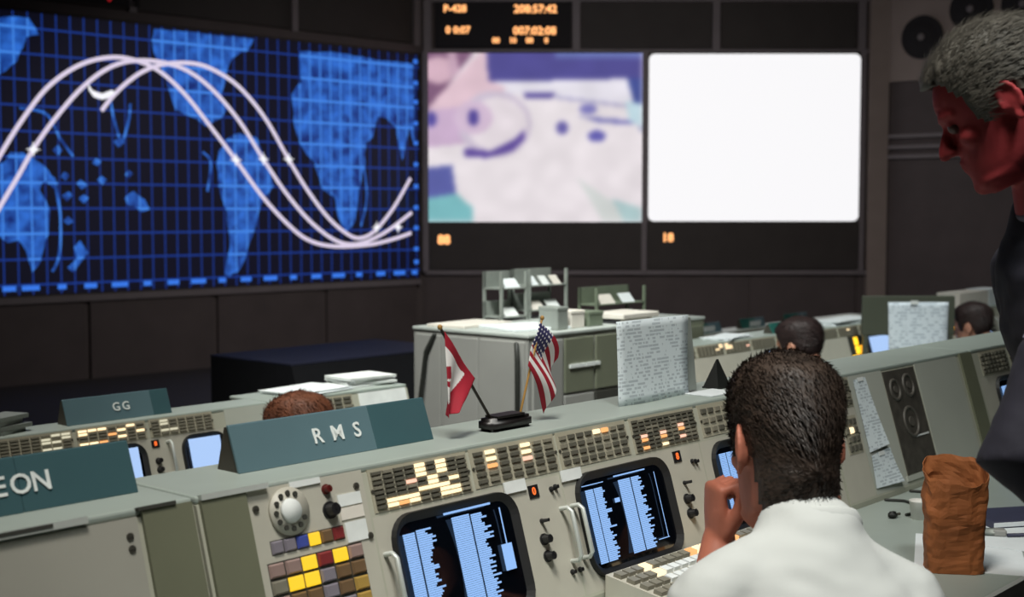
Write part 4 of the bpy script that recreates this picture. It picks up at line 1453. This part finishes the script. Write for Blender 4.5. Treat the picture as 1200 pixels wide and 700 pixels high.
# ------------------------------------------------------------------ things on the worktop
kb = thing('keyboard', 'keyboard with pale keys and lit buttons below the right text screen', 'keyboard', W(0.74, -0.11, 0.76), ROT)
MB().prism([(-0.20, 0.0), (-0.20, 0.012), (0.01, 0.045), (0.01, 0.0)], 0, 0.62, 'yzx').build('case', 'console_plate', kb)
sl = math.atan2(0.033, 0.21)
KM = [MB().box(-0.010, 0.010, -0.009, 0.009, 0, 0.008).mesh('key', q) for q in ('tag_white', 'button_dim', 'button_lit', 'button_amber')]
for i in range(24):
    for j in range(6):
        u = 0.016 + 0.0255 * i
        v = -0.012 - 0.030 * j
        q = 0 if j % 3 else 1
        if 9 <= i <= 16 and j < 4 and (i * 3 + j) % 4:
            q = 2 if (i + j) % 3 else 3
        if i == 3 and j < 2:
            q = 2
        if i < 3 and j < 3:
            q = 1
        o = link('key', KM[q], kb)
        o.location = (u, v, 0.045 + (v - 0.01) * math.tan(sl))
        o.rotation_euler = (sl, 0, 0)

# brown paper bag
bg = thing('paper_bag', 'crumpled brown paper lunch bag standing open on the worktop', 'bag', (0.880, 2.615, 0.76), (0, 0, R(-8)))
mb = MB()
nz_, ns = 26, 48
vs = []
for j in range(nz_ + 1):
    z = j / nz_
    for k in range(ns):
        a = 2 * math.pi * k / ns
        ca_, sa_ = math.cos(a), math.sin(a)
        ex = 0.38 + 0.25 * z
        x = 0.053 * (1 + 0.12 * z) * math.copysign(abs(ca_) ** ex, ca_)
        y = 0.036 * (1 + 0.14 * z) * math.copysign(abs(sa_) ** ex, sa_)
        hgt = 0.203 + 0.010 * noise.noise((ca_ * 2.2, sa_ * 2.2, 4.0)) + 0.020 * sa_ - 0.014 * max(0, -sa_) * (0.5 + 0.5 * ca_)
        nv = noise.noise_vector(Vector((x * 30, y * 30, z * 5.0))) * 0.007 * min(1, 0.25 + z) + noise.noise_vector(Vector((x * 70, y * 70, z * 13.0))) * 0.003
        vs.append((x + nv.x, y + nv.y, max(0.0, z * hgt + (nv.z * 0.5 if 0 < j < nz_ else 0))))
fs = [(j * ns + k, j * ns + (k + 1) % ns, (j + 1) * ns + (k + 1) % ns, (j + 1) * ns + k) for j in range(nz_) for k in range(ns)]
fs.append(list(range(ns))[::-1])
mb.add(vs, fs)
o = mb.build('body', 'bag_paper', bg, False)
md = o.modifiers.new('thickness', 'SOLIDIFY')
md.thickness = 0.0012
md.offset = 1

for i, (u, v, a, lx, ly, lab) in enumerate(((1.50, -0.47, 24, 0.30, 0.215, 'white sheet of paper lying under the brown paper bag'),
                                           (1.72, -0.44, 6, 0.28, 0.216, 'white sheet of paper lying right behind the brown paper bag'))):
    o = MB().box(-lx / 2, lx / 2, -ly / 2, ly / 2, 0, 0.001).build('paper_sheet', 'paper_white')
    o.location = W(u, v, 0.7602 if i == 0 else 0.7615)
    o.rotation_euler = (0, 0, ROW + R(a))
    tag(o, lab, 'paper', 'papers on the worktop')
bg.location.z = 0.7615
t = thing('foam_cup', 'white cup standing behind the brown paper bag', 'cup', W(1.735, -0.252, 0.76))
mb = MB()
pr = [(0.0, 0.0), (0.026, 0.0), (0.034, 0.075), (0.036, 0.078), (0.034, 0.08), (0.032, 0.077), (0.025, 0.004), (0.0, 0.004)]
n = 24
vs = [(r_ * math.cos(2 * math.pi * k / n), r_ * math.sin(2 * math.pi * k / n), z) for r_, z in pr[1:-1] for k in range(n)]
fs = [(j * n + k, j * n + (k + 1) % n, (j + 1) * n + (k + 1) % n, (j + 1) * n + k) for j in range(5) for k in range(n)]
fs += [list(range(n))[::-1], [5 * n + k for k in range(n)]]
mb.add(vs, fs)
mb.build('body', 'cup_white', t, True)
t.scale = (0.62, 0.62, 0.55)
t = thing('plug', 'small dark green plug lying on the worktop left of the bag', 'plug', W(1.70, -0.205, 0.76), (0, 0, R(30)))
rbox(0.022, 0.016, 0.016, 0.004, 2).build('body', 'black_matt', t, True)
MB().cyl((0.011, 0, 0.008), 0.0035, 0.012, 8, 'x').build('tip', 'screw_steel', t)
for i, (pts, lab) in enumerate((([(1.86, -0.11), (1.88, -0.15), (1.85, -0.20), (1.78, -0.23), (1.74, -0.22)], 'dark cord lying in a loop at the foot of the taped papers'),
                                ([(2.00, -0.11), (2.02, -0.16), (1.98, -0.22), (1.88, -0.27), (1.80, -0.31)], 'dark cord curving across the worktop below the gauge panel'))):
    P_ = [W(u, v, 0.764) for u, v in pts]
    t = MB().tube(P_, 0.0035, 8).build('cord', 'cable_black', None, True)
    tag(t, lab, 'cord')
t = thing('notebook', 'dark blue notebook on the worktop under the standing man\'s elbow', 'notebook', W(1.86, -0.43, 0.7626), (0, 0, ROW + R(-35)))
rbox(0.20, 0.13, 0.016, 0.002, 1).build('cover', 'book_blue', t)
rbox(0.196, 0.126, 0.010, 0.001, 1).build('pages', 'paper_white', t, loc=(0.0, -0.004, 0.003))
t = thing('eraser', 'grey eraser on the white paper right of the bag', 'eraser', W(1.685, -0.45, 0.7626), (0, 0, ROW + R(-60)))
rbox(0.05, 0.026, 0.014, 0.004, 2).build('block', 'rack_grey', t, True)
rbox(0.028, 0.0275, 0.0148, 0.003, 1).build('sleeve', 'cab_grey', t, loc=(0.011, 0, -0.0002))
t = thing('pen', 'dark pen lying on the white paper right of the bag', 'pen', W(1.73, -0.52, 0.767), (0, 0, R(6)))
MB().cyl((-0.06, 0, 0), 0.0042, 0.12, 10, 'x').build('barrel', 'book_blue', t, True)
MB().cyl((0.06, 0, 0), 0.0042, 0.012, 10, 'x', 0.001).build('tip', 'screw_steel', t, True)

# ------------------------------------------------------------------ people
HEADZ = [0.000, 0.012, 0.035, 0.065, 0.092, 0.118, 0.142, 0.168, 0.195, 0.215, 0.229, 0.236]
HF = [0.070, 0.088, 0.092, 0.090, 0.087, 0.082, 0.091, 0.091, 0.078, 0.056, 0.026, 0.000]
HBk = [0.030, 0.005, -0.020, -0.052, -0.075, -0.090, -0.099, -0.101, -0.092, -0.073, -0.042, -0.012]
HW = [0.022, 0.040, 0.054, 0.061, 0.067, 0.072, 0.075, 0.077, 0.072, 0.058, 0.036, 0.008]


def interp(x, xs, ys):
    if x <= xs[0]:
        return ys[0]
    for i in range(len(xs) - 1):
        if x <= xs[i + 1]:
            t_ = (x - xs[i]) / (xs[i + 1] - xs[i])
            a = ys[max(i - 1, 0)]
            b_ = ys[i]
            c_ = ys[i + 1]
            d = ys[min(i + 2, len(xs) - 1)]
            return 0.5 * (2 * b_ + (c_ - a) * t_ + (2 * a - 5 * b_ + 4 * c_ - d) * t_ ** 2 + (3 * b_ - a - 3 * c_ + d) * t_ ** 3) if 0 < i < len(xs) - 2 else b_ + (c_ - b_) * t_
    return ys[-1]


def head_point(t_, a):
    z = 0.236 * t_
    f, bk, wd = interp(z, HEADZ, HF), interp(z, HEADZ, HBk), interp(z, HEADZ, HW)
    mid = 0.0 if z > 0.03 else 0.04
    ca_, sa_ = math.cos(a), math.sin(a)
    e = 0.86
    x = wd * math.copysign(abs(ca_) ** e, ca_)
    y = mid + ((f - mid) if sa_ > 0 else (mid - bk)) * math.copysign(abs(sa_) ** (0.9 if sa_ > 0 else 1.0), sa_)
    return Vector((x, y, z))


def head_pieces(mb, M):
    st = len(mb.v)
    n, k = 30, 40
    vs = [head_point(j / n, 2 * math.pi * i / k) for j in range(n + 1) for i in range(k)]
    fs = [(j * k + i, j * k + (i + 1) % k, (j + 1) * k + (i + 1) % k, (j + 1) * k + i) for j in range(n) for i in range(k)]
    fs += [list(range(k))[::-1], [n * k + i for i in range(k)]]
    mb.add(vs, fs)
    # nose
    mb.tube([(0, 0.082, 0.134), (0, 0.094, 0.115), (0, 0.106, 0.097), (0, 0.111, 0.089)], [(0.008, 0.006), (0.010, 0.009), (0.013, 0.011), (0.012, 0.010)], 12)
    for s in (-1, 1):
        mb.ell((s * 0.011, 0.096, 0.087), (0.008, 0.010, 0.007))
        # brow, cheek, ear
        mb.tube([(s * 0.008, 0.090, 0.140), (s * 0.03, 0.088, 0.145), (s * 0.05, 0.074, 0.141)], [0.007, 0.008, 0.006], 8)
        mb.ell((s * 0.042, 0.062, 0.098), (0.018, 0.02, 0.016))
        mb.ell((s * 0.030, 0.080, 0.126), (0.013, 0.009, 0.007))
        E_ = Matrix.Translation((s * 0.080, -0.012, 0.116)) @ Matrix.Rotation(R(s * 20), 4, 'Z') @ Matrix.Rotation(R(-10), 4, 'X')
        s2 = len(mb.v)
        mb.ell((0, 0, 0), (0.006, 0.015, 0.026))
        mb.tube([(s * 0.006, 0.017 * math.cos(q), 0.004 + 0.028 * math.sin(q)) for q in [R(-20 + 25 * z) for z in range(11)]], [0.0045] * 11, 8)
        mb.ell((s * 0.004, 0.004, -0.026), (0.005, 0.008, 0.009))
        mb.ell((-s * 0.006, 0.004, 0), (0.008, 0.012, 0.022))
        mb.xf(E_, s2)
    # lips, chin, jaw
    mb.tube([(-0.024, 0.080, 0.064), (0, 0.093, 0.066), (0.024, 0.080, 0.064)], [0.004, 0.0065, 0.004], 8)
    mb.tube([(-0.022, 0.078, 0.055), (0, 0.092, 0.054), (0.022, 0.078, 0.055)], [0.004, 0.007, 0.004], 8)
    mb.ell((0, 0.080, 0.020), (0.020, 0.016, 0.016))
    mb.xf(M, st)


def hair_obj(M, parent, m_, off, top, line, nstr, seed, slen=0.014, flow=(0, -1, -0.3), rough=0.003, nape=False):
    rnd = random.Random(seed)
    n, k = 60, 72
    C0 = Vector((0, -0.01, 0.12))

    def hp(t_, a):
        p = head_point(t_, a)
        if nape and math.sin(a) < -0.05 and p.z < 0.14:
            # the hair runs on down over the nape of the neck
            q = min(1.0, (0.14 - p.z) / 0.05)
            sa_ = -math.sin(a)
            yy = -0.099 * sa_
            wx = math.copysign(max(abs(p.x), 0.068 * abs(math.cos(a)) ** 0.8), p.x)
            p = Vector((p.x + (wx - p.x) * q, p.y + (min(p.y, yy) - p.y) * q, p.z))
        return p
    pts = []
    for j in range(n + 1):
        for i in range(k):
            p = hp(j / n, 2 * math.pi * i / k)
            d = (p - C0).normalized()
            zt = max(0.0, min(1.0, (p.z - 0.15) / 0.07))
            o_ = off + top * zt * zt * (3 - 2 * zt) + rough * (0.6 * noise.noise(p * 45) + 0.4 * noise.noise(p * 110))
            pts.append(p + d * o_)
    yl, zl = line

    def keep(p):
        return p.z > interp(p.y, yl, zl) + 0.006 * noise.noise(p * 120)
    fs = []
    for j in range(n):
        for i in range(k):
            q = (j * k + i, j * k + (i + 1) % k, (j + 1) * k + (i + 1) % k, (j + 1) * k + i)
            c_ = sum((hp(t_, a_) for t_, a_ in ((j / n, 2 * math.pi * i / k), ((j + 1) / n, 2 * math.pi * (i + 1) / k))), Vector()) / 2
            if keep(c_):
                fs.append(q)
    fs.append([n * k + i for i in range(k)])
    mb = MB().add(pts, fs)
    base = list(fs[:-1])
    # drop unused points
    used = sorted({i for f in mb.f for i in f})
    remap = {o_: i for i, o_ in enumerate(used)}
    mb.v = [mb.v[i] for i in used]
    mb.f = [[remap[i] for i in f] for f in mb.f]
    tmp = mb.build('hair_tmp', m_)
    md = tmp.modifiers.new('s', 'SOLIDIFY')
    md.thickness = off + 0.004
    md.offset = -1
    me = evaluated(tmp)
    bpy.data.objects.remove(tmp)
    vs = [v.co.copy() for v in me.vertices]
    f2 = [list(p.vertices) for p in me.polygons]
    out = MB().add(vs, f2)
    F = Vector(flow)
    for q in range(nstr):
        f = rnd.choice(base)
        p = Vector(pts[f[0]]).lerp(Vector(pts[f[2]]), rnd.random())
        p = p.lerp(Vector(pts[f[1]]), rnd.random() * 0.5)
        nrm = (p - C0).normalized()
        fl = (F - nrm * F.dot(nrm))
        if fl.length < 1e-4:
            continue
        fl = (fl.normalized() + nrm * rnd.uniform(0.15, 0.5) + Vector((rnd.uniform(-1, 1), rnd.uniform(-1, 1), rnd.uniform(-1, 1))) * 0.3).normalized()
        sd_ = fl.cross(nrm).normalized() * 0.0009
        ln = slen * rnd.uniform(0.6, 1.3)
        b0 = p - nrm * 0.002
        mid = b0 + fl * ln * 0.55 + nrm * 0.001
        out.add([b0 - sd_, b0 + sd_, mid + sd_ * 0.7, mid - sd_ * 0.7, b0 + fl * ln - nrm * 0.002], [(0, 1, 2, 3), (3, 2, 4)])
    out.xf(M)
    return out.build('hair', m_, parent, True)


def hand_pieces(mb, M, curls, side=1, thumb_in=0.5):
    st = len(mb.v)
    mb.tube([(0, -0.02, 0), (0, 0.01, 0), (0, 0.045, 0), (0, 0.082, 0)], [(0.026, 0.019), (0.034, 0.018), (0.041, 0.016), (0.040, 0.012)], 14, up=(0, 0, 1))
    for k, (x, ln, cu) in enumerate(zip((0.030, 0.010, -0.010, -0.029), (0.074, 0.082, 0.076, 0.060), curls)):
        x *= side
        p = Vector((x, 0.078, 0.0))
        ang = 0.0
        pts = [Vector((x, 0.06, 0)), p]
        for q, fr in enumerate((0.45, 0.31, 0.24)):
            ang += cu * (0.95, 1.1, 0.7)[q]
            p = p + Vector((0, math.cos(ang), -math.sin(ang))) * ln * fr
            pts.append(p)
        mb.tube(pts, [0.0095, 0.0098, 0.009, 0.0082, 0.0070], 10, up=(1, 0, 0))
    p0 = Vector((side * 0.026, 0.012, -0.006))
    p1 = p0 + Vector((side * 0.026 * (1.2 - thumb_in), 0.030, -0.016))
    p2 = p1 + Vector((side * 0.010 * (1.2 - 2.2 * thumb_in), 0.030, -0.010))
    p3 = p2 + Vector((-side * 0.020 * thumb_in, 0.020, -0.006))
    mb.tube([p0, p1, p2, p3], [0.014, 0.0125, 0.0105, 0.0085], 10)
    mb.xf(M, st)


def remeshed(mb, name, m_, voxel, parent, smooth=6, inv=None, wrinkle=0.0):
    if inv:
        mb.xf(inv)
    tmp = mb.build('tmp', m_)
    md = tmp.modifiers.new('r', 'REMESH')
    md.mode = 'VOXEL'
    md.voxel_size = voxel
    md.use_smooth_shade = True
    md = tmp.modifiers.new('s', 'SMOOTH')
    md.iterations = smooth
    md.factor = 0.5
    me = evaluated(tmp)
    bpy.data.objects.remove(tmp)
    me.name = name
    if not me.materials:
        me.materials.append(MATS[m_])
    if wrinkle:
        nv = len(me.vertices)
        co = [0.0] * (3 * nv)
        me.vertices.foreach_get('co', co)
        nr = [0.0] * (3 * nv)
        me.vertex_normals.foreach_get('vector', nr)
        for i in range(nv):
            x, y, z = co[3 * i:3 * i + 3]
            q = Vector((x * 9 + z * 5, y * 9, z * 17))
            k = wrinkle * (noise.noise(q) + 0.5 * noise.noise(q * 2.3))
            for c in range(3):
                co[3 * i + c] += nr[3 * i + c] * k
        me.vertices.foreach_set('co', co)
        me.update()
    me.polygons.foreach_set('use_smooth', [True] * len(me.polygons))
    return link(name, me, parent)


def torso_pieces(mb, J, grow=0.0, neck=True):
    lat = (Vector(J['sr']) - Vector(J['sl'])).normalized()
    P_, C_, N_ = Vector(J['pelvis']), Vector(J['chest']), Vector(J['neck'])
    S_ = (Vector(J['sr']) + Vector(J['sl'])) / 2
    pts = [P_ + (P_ - C_).normalized() * 0.06, P_, P_.lerp(C_, 0.45), C_, C_.lerp(S_, 0.7), S_.lerp(N_, 0.35), S_.lerp(N_, 0.8)]
    rad = [(0.150, 0.11), (0.165, 0.125), (0.150, 0.112), (0.168, 0.118), (0.178, 0.108), (0.130, 0.088), (0.078, 0.070)]
    rad = [(a + grow, b_ + grow) for a, b_ in rad]
    up = lat.cross((N_ - P_).normalized())
    # radii: first along the lateral axis
    mb.tube(pts, rad, 28, up=tuple(up))
    for k in ('sl', 'sr'):
        mb.ell(J[k], (0.058 + grow, 0.058 + grow, 0.056 + grow))
        mb.tube([S_.lerp(N_, 0.55), Vector(J[k]) + Vector((0, 0, 0.01))], [0.062 + grow, 0.050 + grow], 14)


def person(label, loc, rotz, J, HM, skin, shirt, hair, voxel=0.005, sleeve=0.62, hands=None, shirt_name='shirt', collar='shirt_white', legs=True, hairkw=None, group=None, hair_on=True):
    root = thing('person', label, 'person', loc, (0, 0, rotz), group)
    V = {k: Vector(q) for k, q in J.items()}
    mb = MB()
    torso_pieces(mb, J, -0.012)
    hb = HM @ Vector((0, -0.035, 0.075))
    mb.tube([V['neck'] - Vector((0, 0, 0.03)), V['neck'].lerp(hb, 0.5), hb], [0.060, 0.056, 0.058], 20)
    head_pieces(mb, HM)
    for sd_ in ('l', 'r'):
        sh, el, wr = V['s' + sd_], V['e' + sd_], V['w' + sd_]
        mb.tube([sh, sh.lerp(el, 0.5), el.lerp(sh, 0.05), el.lerp(wr, 0.3), wr], [0.048, 0.045, 0.039, 0.041, 0.027], 16)
    if hands:
        for HMx, cur, side, ti in hands:
            hand_pieces(mb, HMx, cur, side, ti)
    if legs:
        for sd_ in ('l', 'r'):
            mb.tube([V['h' + sd_], V['k' + sd_], V['a' + sd_]], [0.075, 0.052, 0.036], 14)
    remeshed(mb, 'body', skin, voxel, root, 5)
    # clothes
    mb = MB()
    torso_pieces(mb, J, 0.006)
    for sd_ in ('l', 'r'):
        sh, el, wr = V['s' + sd_], V['e' + sd_], V['w' + sd_]
        if sleeve <= 1:
            e = sh.lerp(el, sleeve)
            mb.tube([sh, sh.lerp(e, 0.5), e], [0.064, 0.062, 0.062], 18)
        else:
            mb.tube([sh, sh.lerp(el, 0.5), el, el.lerp(wr, 0.3), el.lerp(wr, 0.92)], [0.066, 0.062, 0.056, 0.054, 0.042], 18)
    so = remeshed(mb, shirt_name, shirt, 0.008 if voxel < 0.007 else 0.012, root, 5, None, 0.006)
    # collar ring round the neck
    nd = (hb - V['neck']).normalized()
    c0 = V['neck'] + nd * 0.004
    lat = (V['sr'] - V['sl']).normalized()
    fw = nd.cross(lat) * -1
    mbc = MB()
    ring = []
    for k in range(28):
        a = 2 * math.pi * k / 28
        ring.append(c0 + lat * (0.070 * math.cos(a)) + fw * (0.068 * math.sin(a)) + nd * (0.010 * -math.sin(a)))
    mbc.tube(ring, [(0.004, 0.013)] * 28, 10, up=tuple(nd), closed=True)
    mbc.build('collar', collar, so, True)
    if legs:
        mb = MB()
        P_ = V['pelvis']
        mb.ell(P_ - Vector((0, 0, 0.03)), (0.165, 0.13, 0.11))
        for sd_ in ('l', 'r'):
            mb.tube([V['h' + sd_], V['h' + sd_].lerp(V['k' + sd_], 0.5), V['k' + sd_], V['k' + sd_].lerp(V['a' + sd_], 0.95)], [0.092, 0.080, 0.066, 0.056], 18)
        remeshed(mb, 'trousers', 'trousers_grey', 0.012, root, 5)
        for sd_ in ('l', 'r'):
            a = V['a' + sd_]
            fwd = V.get('fwd', Vector((0, 1, 0)))
            mbs = MB().tube([a + Vector((0, 0, -0.045)) - fwd * 0.03, a + Vector((0, 0, -0.045)) + fwd * 0.06, a + Vector((0, 0, -0.055)) + fwd * 0.16], [(0.036, 0.036), (0.042, 0.034), (0.036, 0.024)], 14, up=(0, 0, 1))
            mbs.build('shoe', 'shoe_black', root, True)
    if hair_on:
        hair_obj(HM, root, hair, **(hairkw or {}))
    for s in (-1, 1):
        o = MB().ell((0, 0, 0), (0.0105, 0.0105, 0.0105)).build('eye', 'eye_white', root, True)
        o.location = HM @ Vector((s * 0.031, 0.0775, 0.1215))
    return root


def head_matrix(center, yaw, pitch, roll=0.0):
    return Matrix.Translation(center) @ Matrix.Rotation(yaw, 4, 'Z') @ Matrix.Rotation(-pitch, 4, 'X') @ Matrix.Rotation(roll, 4, 'Y') @ Matrix.Translation((0, 0.005, -0.12))


LINE_SHORT = ([-0.12, -0.085, -0.045, -0.022, 0.012, 0.030, 0.045, 0.062, 0.10], [0.030, 0.036, 0.070, 0.135, 0.140, 0.108, 0.150, 0.186, 0.192])


LINE_NAPE = ([-0.12, -0.085, -0.06, -0.045, -0.022, 0.012, 0.030, 0.045, 0.062, 0.10], [-0.03, -0.01, 0.012, 0.055, 0.128, 0.140, 0.108, 0.150, 0.186, 0.192])


def seated_chair(label, loc, rotz, h=0.40, group='operator chairs'):
    t = thing('office_chair', label, 'chair', loc, (0, 0, rotz), group)
    o = rbox(0.46, 0.44, 0.07, 0.025, 3).build('seat', 'chair_fabric', t, True)
    o.location = (0, 0.03, h - 0.075)
    o = rbox(0.40, 0.05, 0.28, 0.02, 3).build('backrest', 'chair_fabric', t, True)
    o.location = (0, -0.25, h + 0.08)
    o.rotation_euler = (R(6), 0, 0)
    MB().tube([(0, -0.10, h - 0.06), (0, -0.24, h - 0.05), (0, -0.285, h + 0.05), (0, -0.285, h + 0.2)], 0.013, 10).build('back_bar', 'chair_metal', t, True)
    MB().cyl((0, 0, 0.07), 0.026, h - 0.14, 16).build('column', 'chair_metal', t, True)
    for k in range(5):
        a = 2 * math.pi * k / 5 + 0.3
        d = Vector((math.cos(a), math.sin(a), 0))
        lg = MB().tube([Vector((0, 0, 0.09)), d * 0.26 + Vector((0, 0, 0.065))], [0.018, 0.012], 8).build('leg', 'chair_metal', t, True)
        MB().cyl(tuple(d * 0.26 + Vector((-0.011, 0, 0.027))), 0.027, 0.022, 14, 'x').build('caster', 'knob_black', lg)
    return t


# --- seated man at the main console; joints in metres from the floor point below his pelvis
RS = Vector((0.515, 1.70, 0))
FA_ = R(108)
fy = Vector((math.cos(FA_), math.sin(FA_), 0))
fx = Vector((math.sin(FA_), -math.cos(FA_), 0))


def rel(x, y, z):
    return Vector((x, y, z)) - RS


J1 = {'pelvis': Vector((0, 0, 0.52)), 'chest': rel(0.465, 1.845, 0.78), 'neck': rel(0.440, 1.935, 1.012),
      'sl': rel(0.283, 1.850, 0.918), 'sr': rel(0.570, 1.915, 0.902),
      'el': rel(0.305, 2.035, 0.800), 'wl': rel(0.335, 2.125, 0.945),
      'er': rel(0.665, 2.10, 0.74), 'wr': rel(0.60, 2.33, 0.795)}
J1['hl'] = J1['pelvis'] - fx * 0.09 + fy * 0.03 - Vector((0, 0, 0.02))
J1['hr'] = J1['pelvis'] + fx * 0.09 + fy * 0.03 - Vector((0, 0, 0.02))
J1['kl'] = J1['hl'] - fx * 0.07 + fy * 0.40 + Vector((0, 0, 0.0))
J1['kr'] = J1['hr'] + fx * 0.07 + fy * 0.40 + Vector((0, 0, 0.0))
J1['al'] = J1['kl'] + fy * 0.05 - Vector((0, 0, 0.42))
J1['ar'] = J1['kr'] + fy * 0.05 - Vector((0, 0, 0.42))
J1['fwd'] = fy
HM1 = Matrix.Translation(rel(0.415, 2.0, 1.116)) @ Matrix.Rotation(FA_ - R(92), 4, 'Z') @ Matrix.Rotation(R(-6), 4, 'X') @ Matrix.Rotation(R(3), 4, 'Y') @ Matrix.Diagonal((0.95, 1.0, 1.11, 1)) @ Matrix.Translation((0, 0.005, -0.12))


def frame_m(o, y, z):
    y = Vector(y).normalized()
    x = y.cross(Vector(z)).normalized()
    z = x.cross(y).normalized()
    return Matrix(((x.x, y.x, z.x, o[0]), (x.y, y.y, z.y, o[1]), (x.z, y.z, z.z, o[2]), (0, 0, 0, 1)))


HL1 = frame_m(rel(0.333, 2.125, 0.945), (-0.06, 0.05, 1), (-0.98, -0.18, 0.0))
HR1 = frame_m(rel(0.615, 2.34, 0.796), (-0.35, 0.9, -0.02), (0.2, 0.1, 1))
person('seated man in a white shirt seen from behind, hand at his chin', RS, 0, J1, HM1, 'skin_ruddy', 'shirt_white', 'hair_dark', 0.0042, 0.6,
       [(HL1, (1.35, 1.3, 1.25, 1.2), 1, 0.6), (HR1, (0.25, 0.25, 0.3, 0.3), -1, 0.4)],
       hairkw=dict(off=0.007, top=0.010, line=LINE_NAPE, nstr=9000, seed=3, slen=0.016, rough=0.0015, nape=True))
seated_chair('office chair under the seated man in the white shirt', RS, FA_ - R(90))

# --- standing man at the right edge, looking down to the left
RT = Vector((0.985, 2.09, 0))


def rel2(x, y, z):
    return Vector((x, y, z)) - RT


J2 = {'pelvis': rel2(0.985, 2.09, 0.96), 'chest': rel2(0.925, 2.06, 1.22), 'neck': rel2(0.835, 2.03, 1.468),
      'sl': rel2(0.83, 1.875, 1.375), 'sr': rel2(0.87, 2.235, 1.375),
      'el': rel2(0.692, 1.80, 1.130), 'wl': rel2(0.90, 1.80, 1.03),
      'er': rel2(0.98, 2.33, 1.09), 'wr': rel2(1.06, 2.33, 0.86),
      'hl': rel2(0.985, 2.00, 0.92), 'hr': rel2(0.985, 2.18, 0.92), 'kl': rel2(0.96, 1.99, 0.50), 'kr': rel2(0.98, 2.19, 0.50),
      'al': rel2(0.99, 1.98, 0.085), 'ar': rel2(1.03, 2.20, 0.085), 'fwd': Vector((-1, 0, 0))}
HM2 = Matrix.Translation(rel2(0.729, 1.985, 1.632)) @ Matrix.Rotation(R(72), 4, 'Z') @ Matrix.Rotation(R(-28), 4, 'X') @ Matrix.Scale(0.94, 4) @ Matrix.Translation((0, 0.005, -0.12))
HL2 = frame_m(rel2(0.905, 1.80, 1.025), (0.8, 0.1, -0.45), (0.1, -1, 0.2))
HR2 = frame_m(rel2(1.065, 2.33, 0.855), (-0.1, 0.0, -1), (0.0, 1, 0.0))
pm = person('standing man in a dark navy jacket at the right edge, head bent down', RT, 0, J2, HM2, 'skin_red_lit', 'jacket_navy', 'hair_grey', 0.0042, 1.5,
            [(HL2, (0.5, 0.5, 0.5, 0.5), -1, 0.4), (HR2, (0.5, 0.5, 0.5, 0.5), 1, 0.4)], 'jacket', 'shirt_greyblue',
            hairkw=dict(off=0.012, top=0.012, line=LINE_SHORT, nstr=9000, seed=5, slen=0.024, rough=0.002, flow=(0, -1, -0.1)))

# --- people in the middle row, seen over the near consoles
HGEN = head_matrix((0, 0.13, 1.085), 0, R(8))


def gen_joints(arm=0):
    J = {'pelvis': (0, 0, 0.52), 'chest': (0, 0.05, 0.76), 'neck': (0, 0.085, 0.945), 'sl': (-0.19, 0.06, 0.86), 'sr': (0.19, 0.06, 0.86),
         'el': (-0.25, 0.20, 0.66), 'wl': (-0.12, 0.38, 0.795), 'er': (0.25, 0.20, 0.66), 'wr': (0.12, 0.38, 0.795),
         'hl': (-0.09, 0.03, 0.50), 'hr': (0.09, 0.03, 0.50), 'kl': (-0.13, 0.42, 0.50), 'kr': (0.13, 0.42, 0.50), 'al': (-0.13, 0.42, 0.085), 'ar': (0.13, 0.42, 0.085)}
    return J


for i, (u, hr_, sh_, dz, lab) in enumerate(((1.195, 'hair_red', 'shirt_pale', -0.05, 'brown-haired person whose head top shows above the teal RMS sign'),
                                           (3.985, 'hair_black', 'shirt_dark', 0.0, 'dark-haired person seated beyond the seated man at the middle row'),
                                           (5.86, 'hair_black', 'shirt_dark', -0.03, 'dark figure seated at the far right of the middle row'))):
    p = W(u, 1.19, -0.2 + dz)
    p.z = -0.2
    J = gen_joints()
    if dz:
        J = {k: (q[0], q[1], q[2] + (dz if k not in ('kl', 'kr', 'al', 'ar') else 0)) for k, q in J.items()}
    M_ = Matrix.Translation((0, 0, dz)) @ HGEN
    hands = []
    for s, k in ((-1, 'wl'), (1, 'wr')):
        hands.append((frame_m(Vector(J[k]), (-s * 0.4, 0.9, 0), (0, 0, 1)), (0.35, 0.35, 0.35, 0.4), -s, 0.4))
    person(lab, p, ROW, J, M_, 'skin_plain', sh_, hr_, 0.008, 0.6, hands,
           hairkw=dict(off=0.012, top=0.012, line=LINE_SHORT, nstr=2500, seed=11 + i, slen=0.02), group='people at the middle row')
    seated_chair('office chair under the ' + lab.split(' whose')[0].split(' seated')[0] + (' at the far right' if i == 2 else ''), p, ROW, 0.40 + dz)
t = thing('paper_sheet', 'white paper with a tan folder at far right behind the taped chart', 'paper', W(6.98, 1.86, 0.87), ROT)
MB().box(-0.1, 0.35, -0.03, 0.12, 0, 0.10).build('folder', 'paper_cream', t)
MB().box(0.36, 0.62, -0.03, 0.12, 0, 0.105).build('sheet', 'paper_white', t)

jk = [c_ for c_ in pm.children if c_.name.startswith('jacket')][0]
bpy.context.view_layer.update()
for nm, mm, px_, pz_, w2, h2 in (('badge', 'shirt_greyblue', 0.742, 1.335, 0.020, 0.045), ('pocket_paper', 'tile_lilac', 0.742, 1.385, 0.018, 0.012)):
    ok, hit, nrm, idx = jk.ray_cast(Vector((px_, 1.6, pz_)) - RT, Vector((0, 1, 0)))
    if ok:
        o = MB().box(-w2, w2, -h2, h2, 0, 0.003).build(nm, mm, jk)
        o.location = hit
        o.rotation_euler = nrm.to_track_quat('Z', 'Y').to_euler()
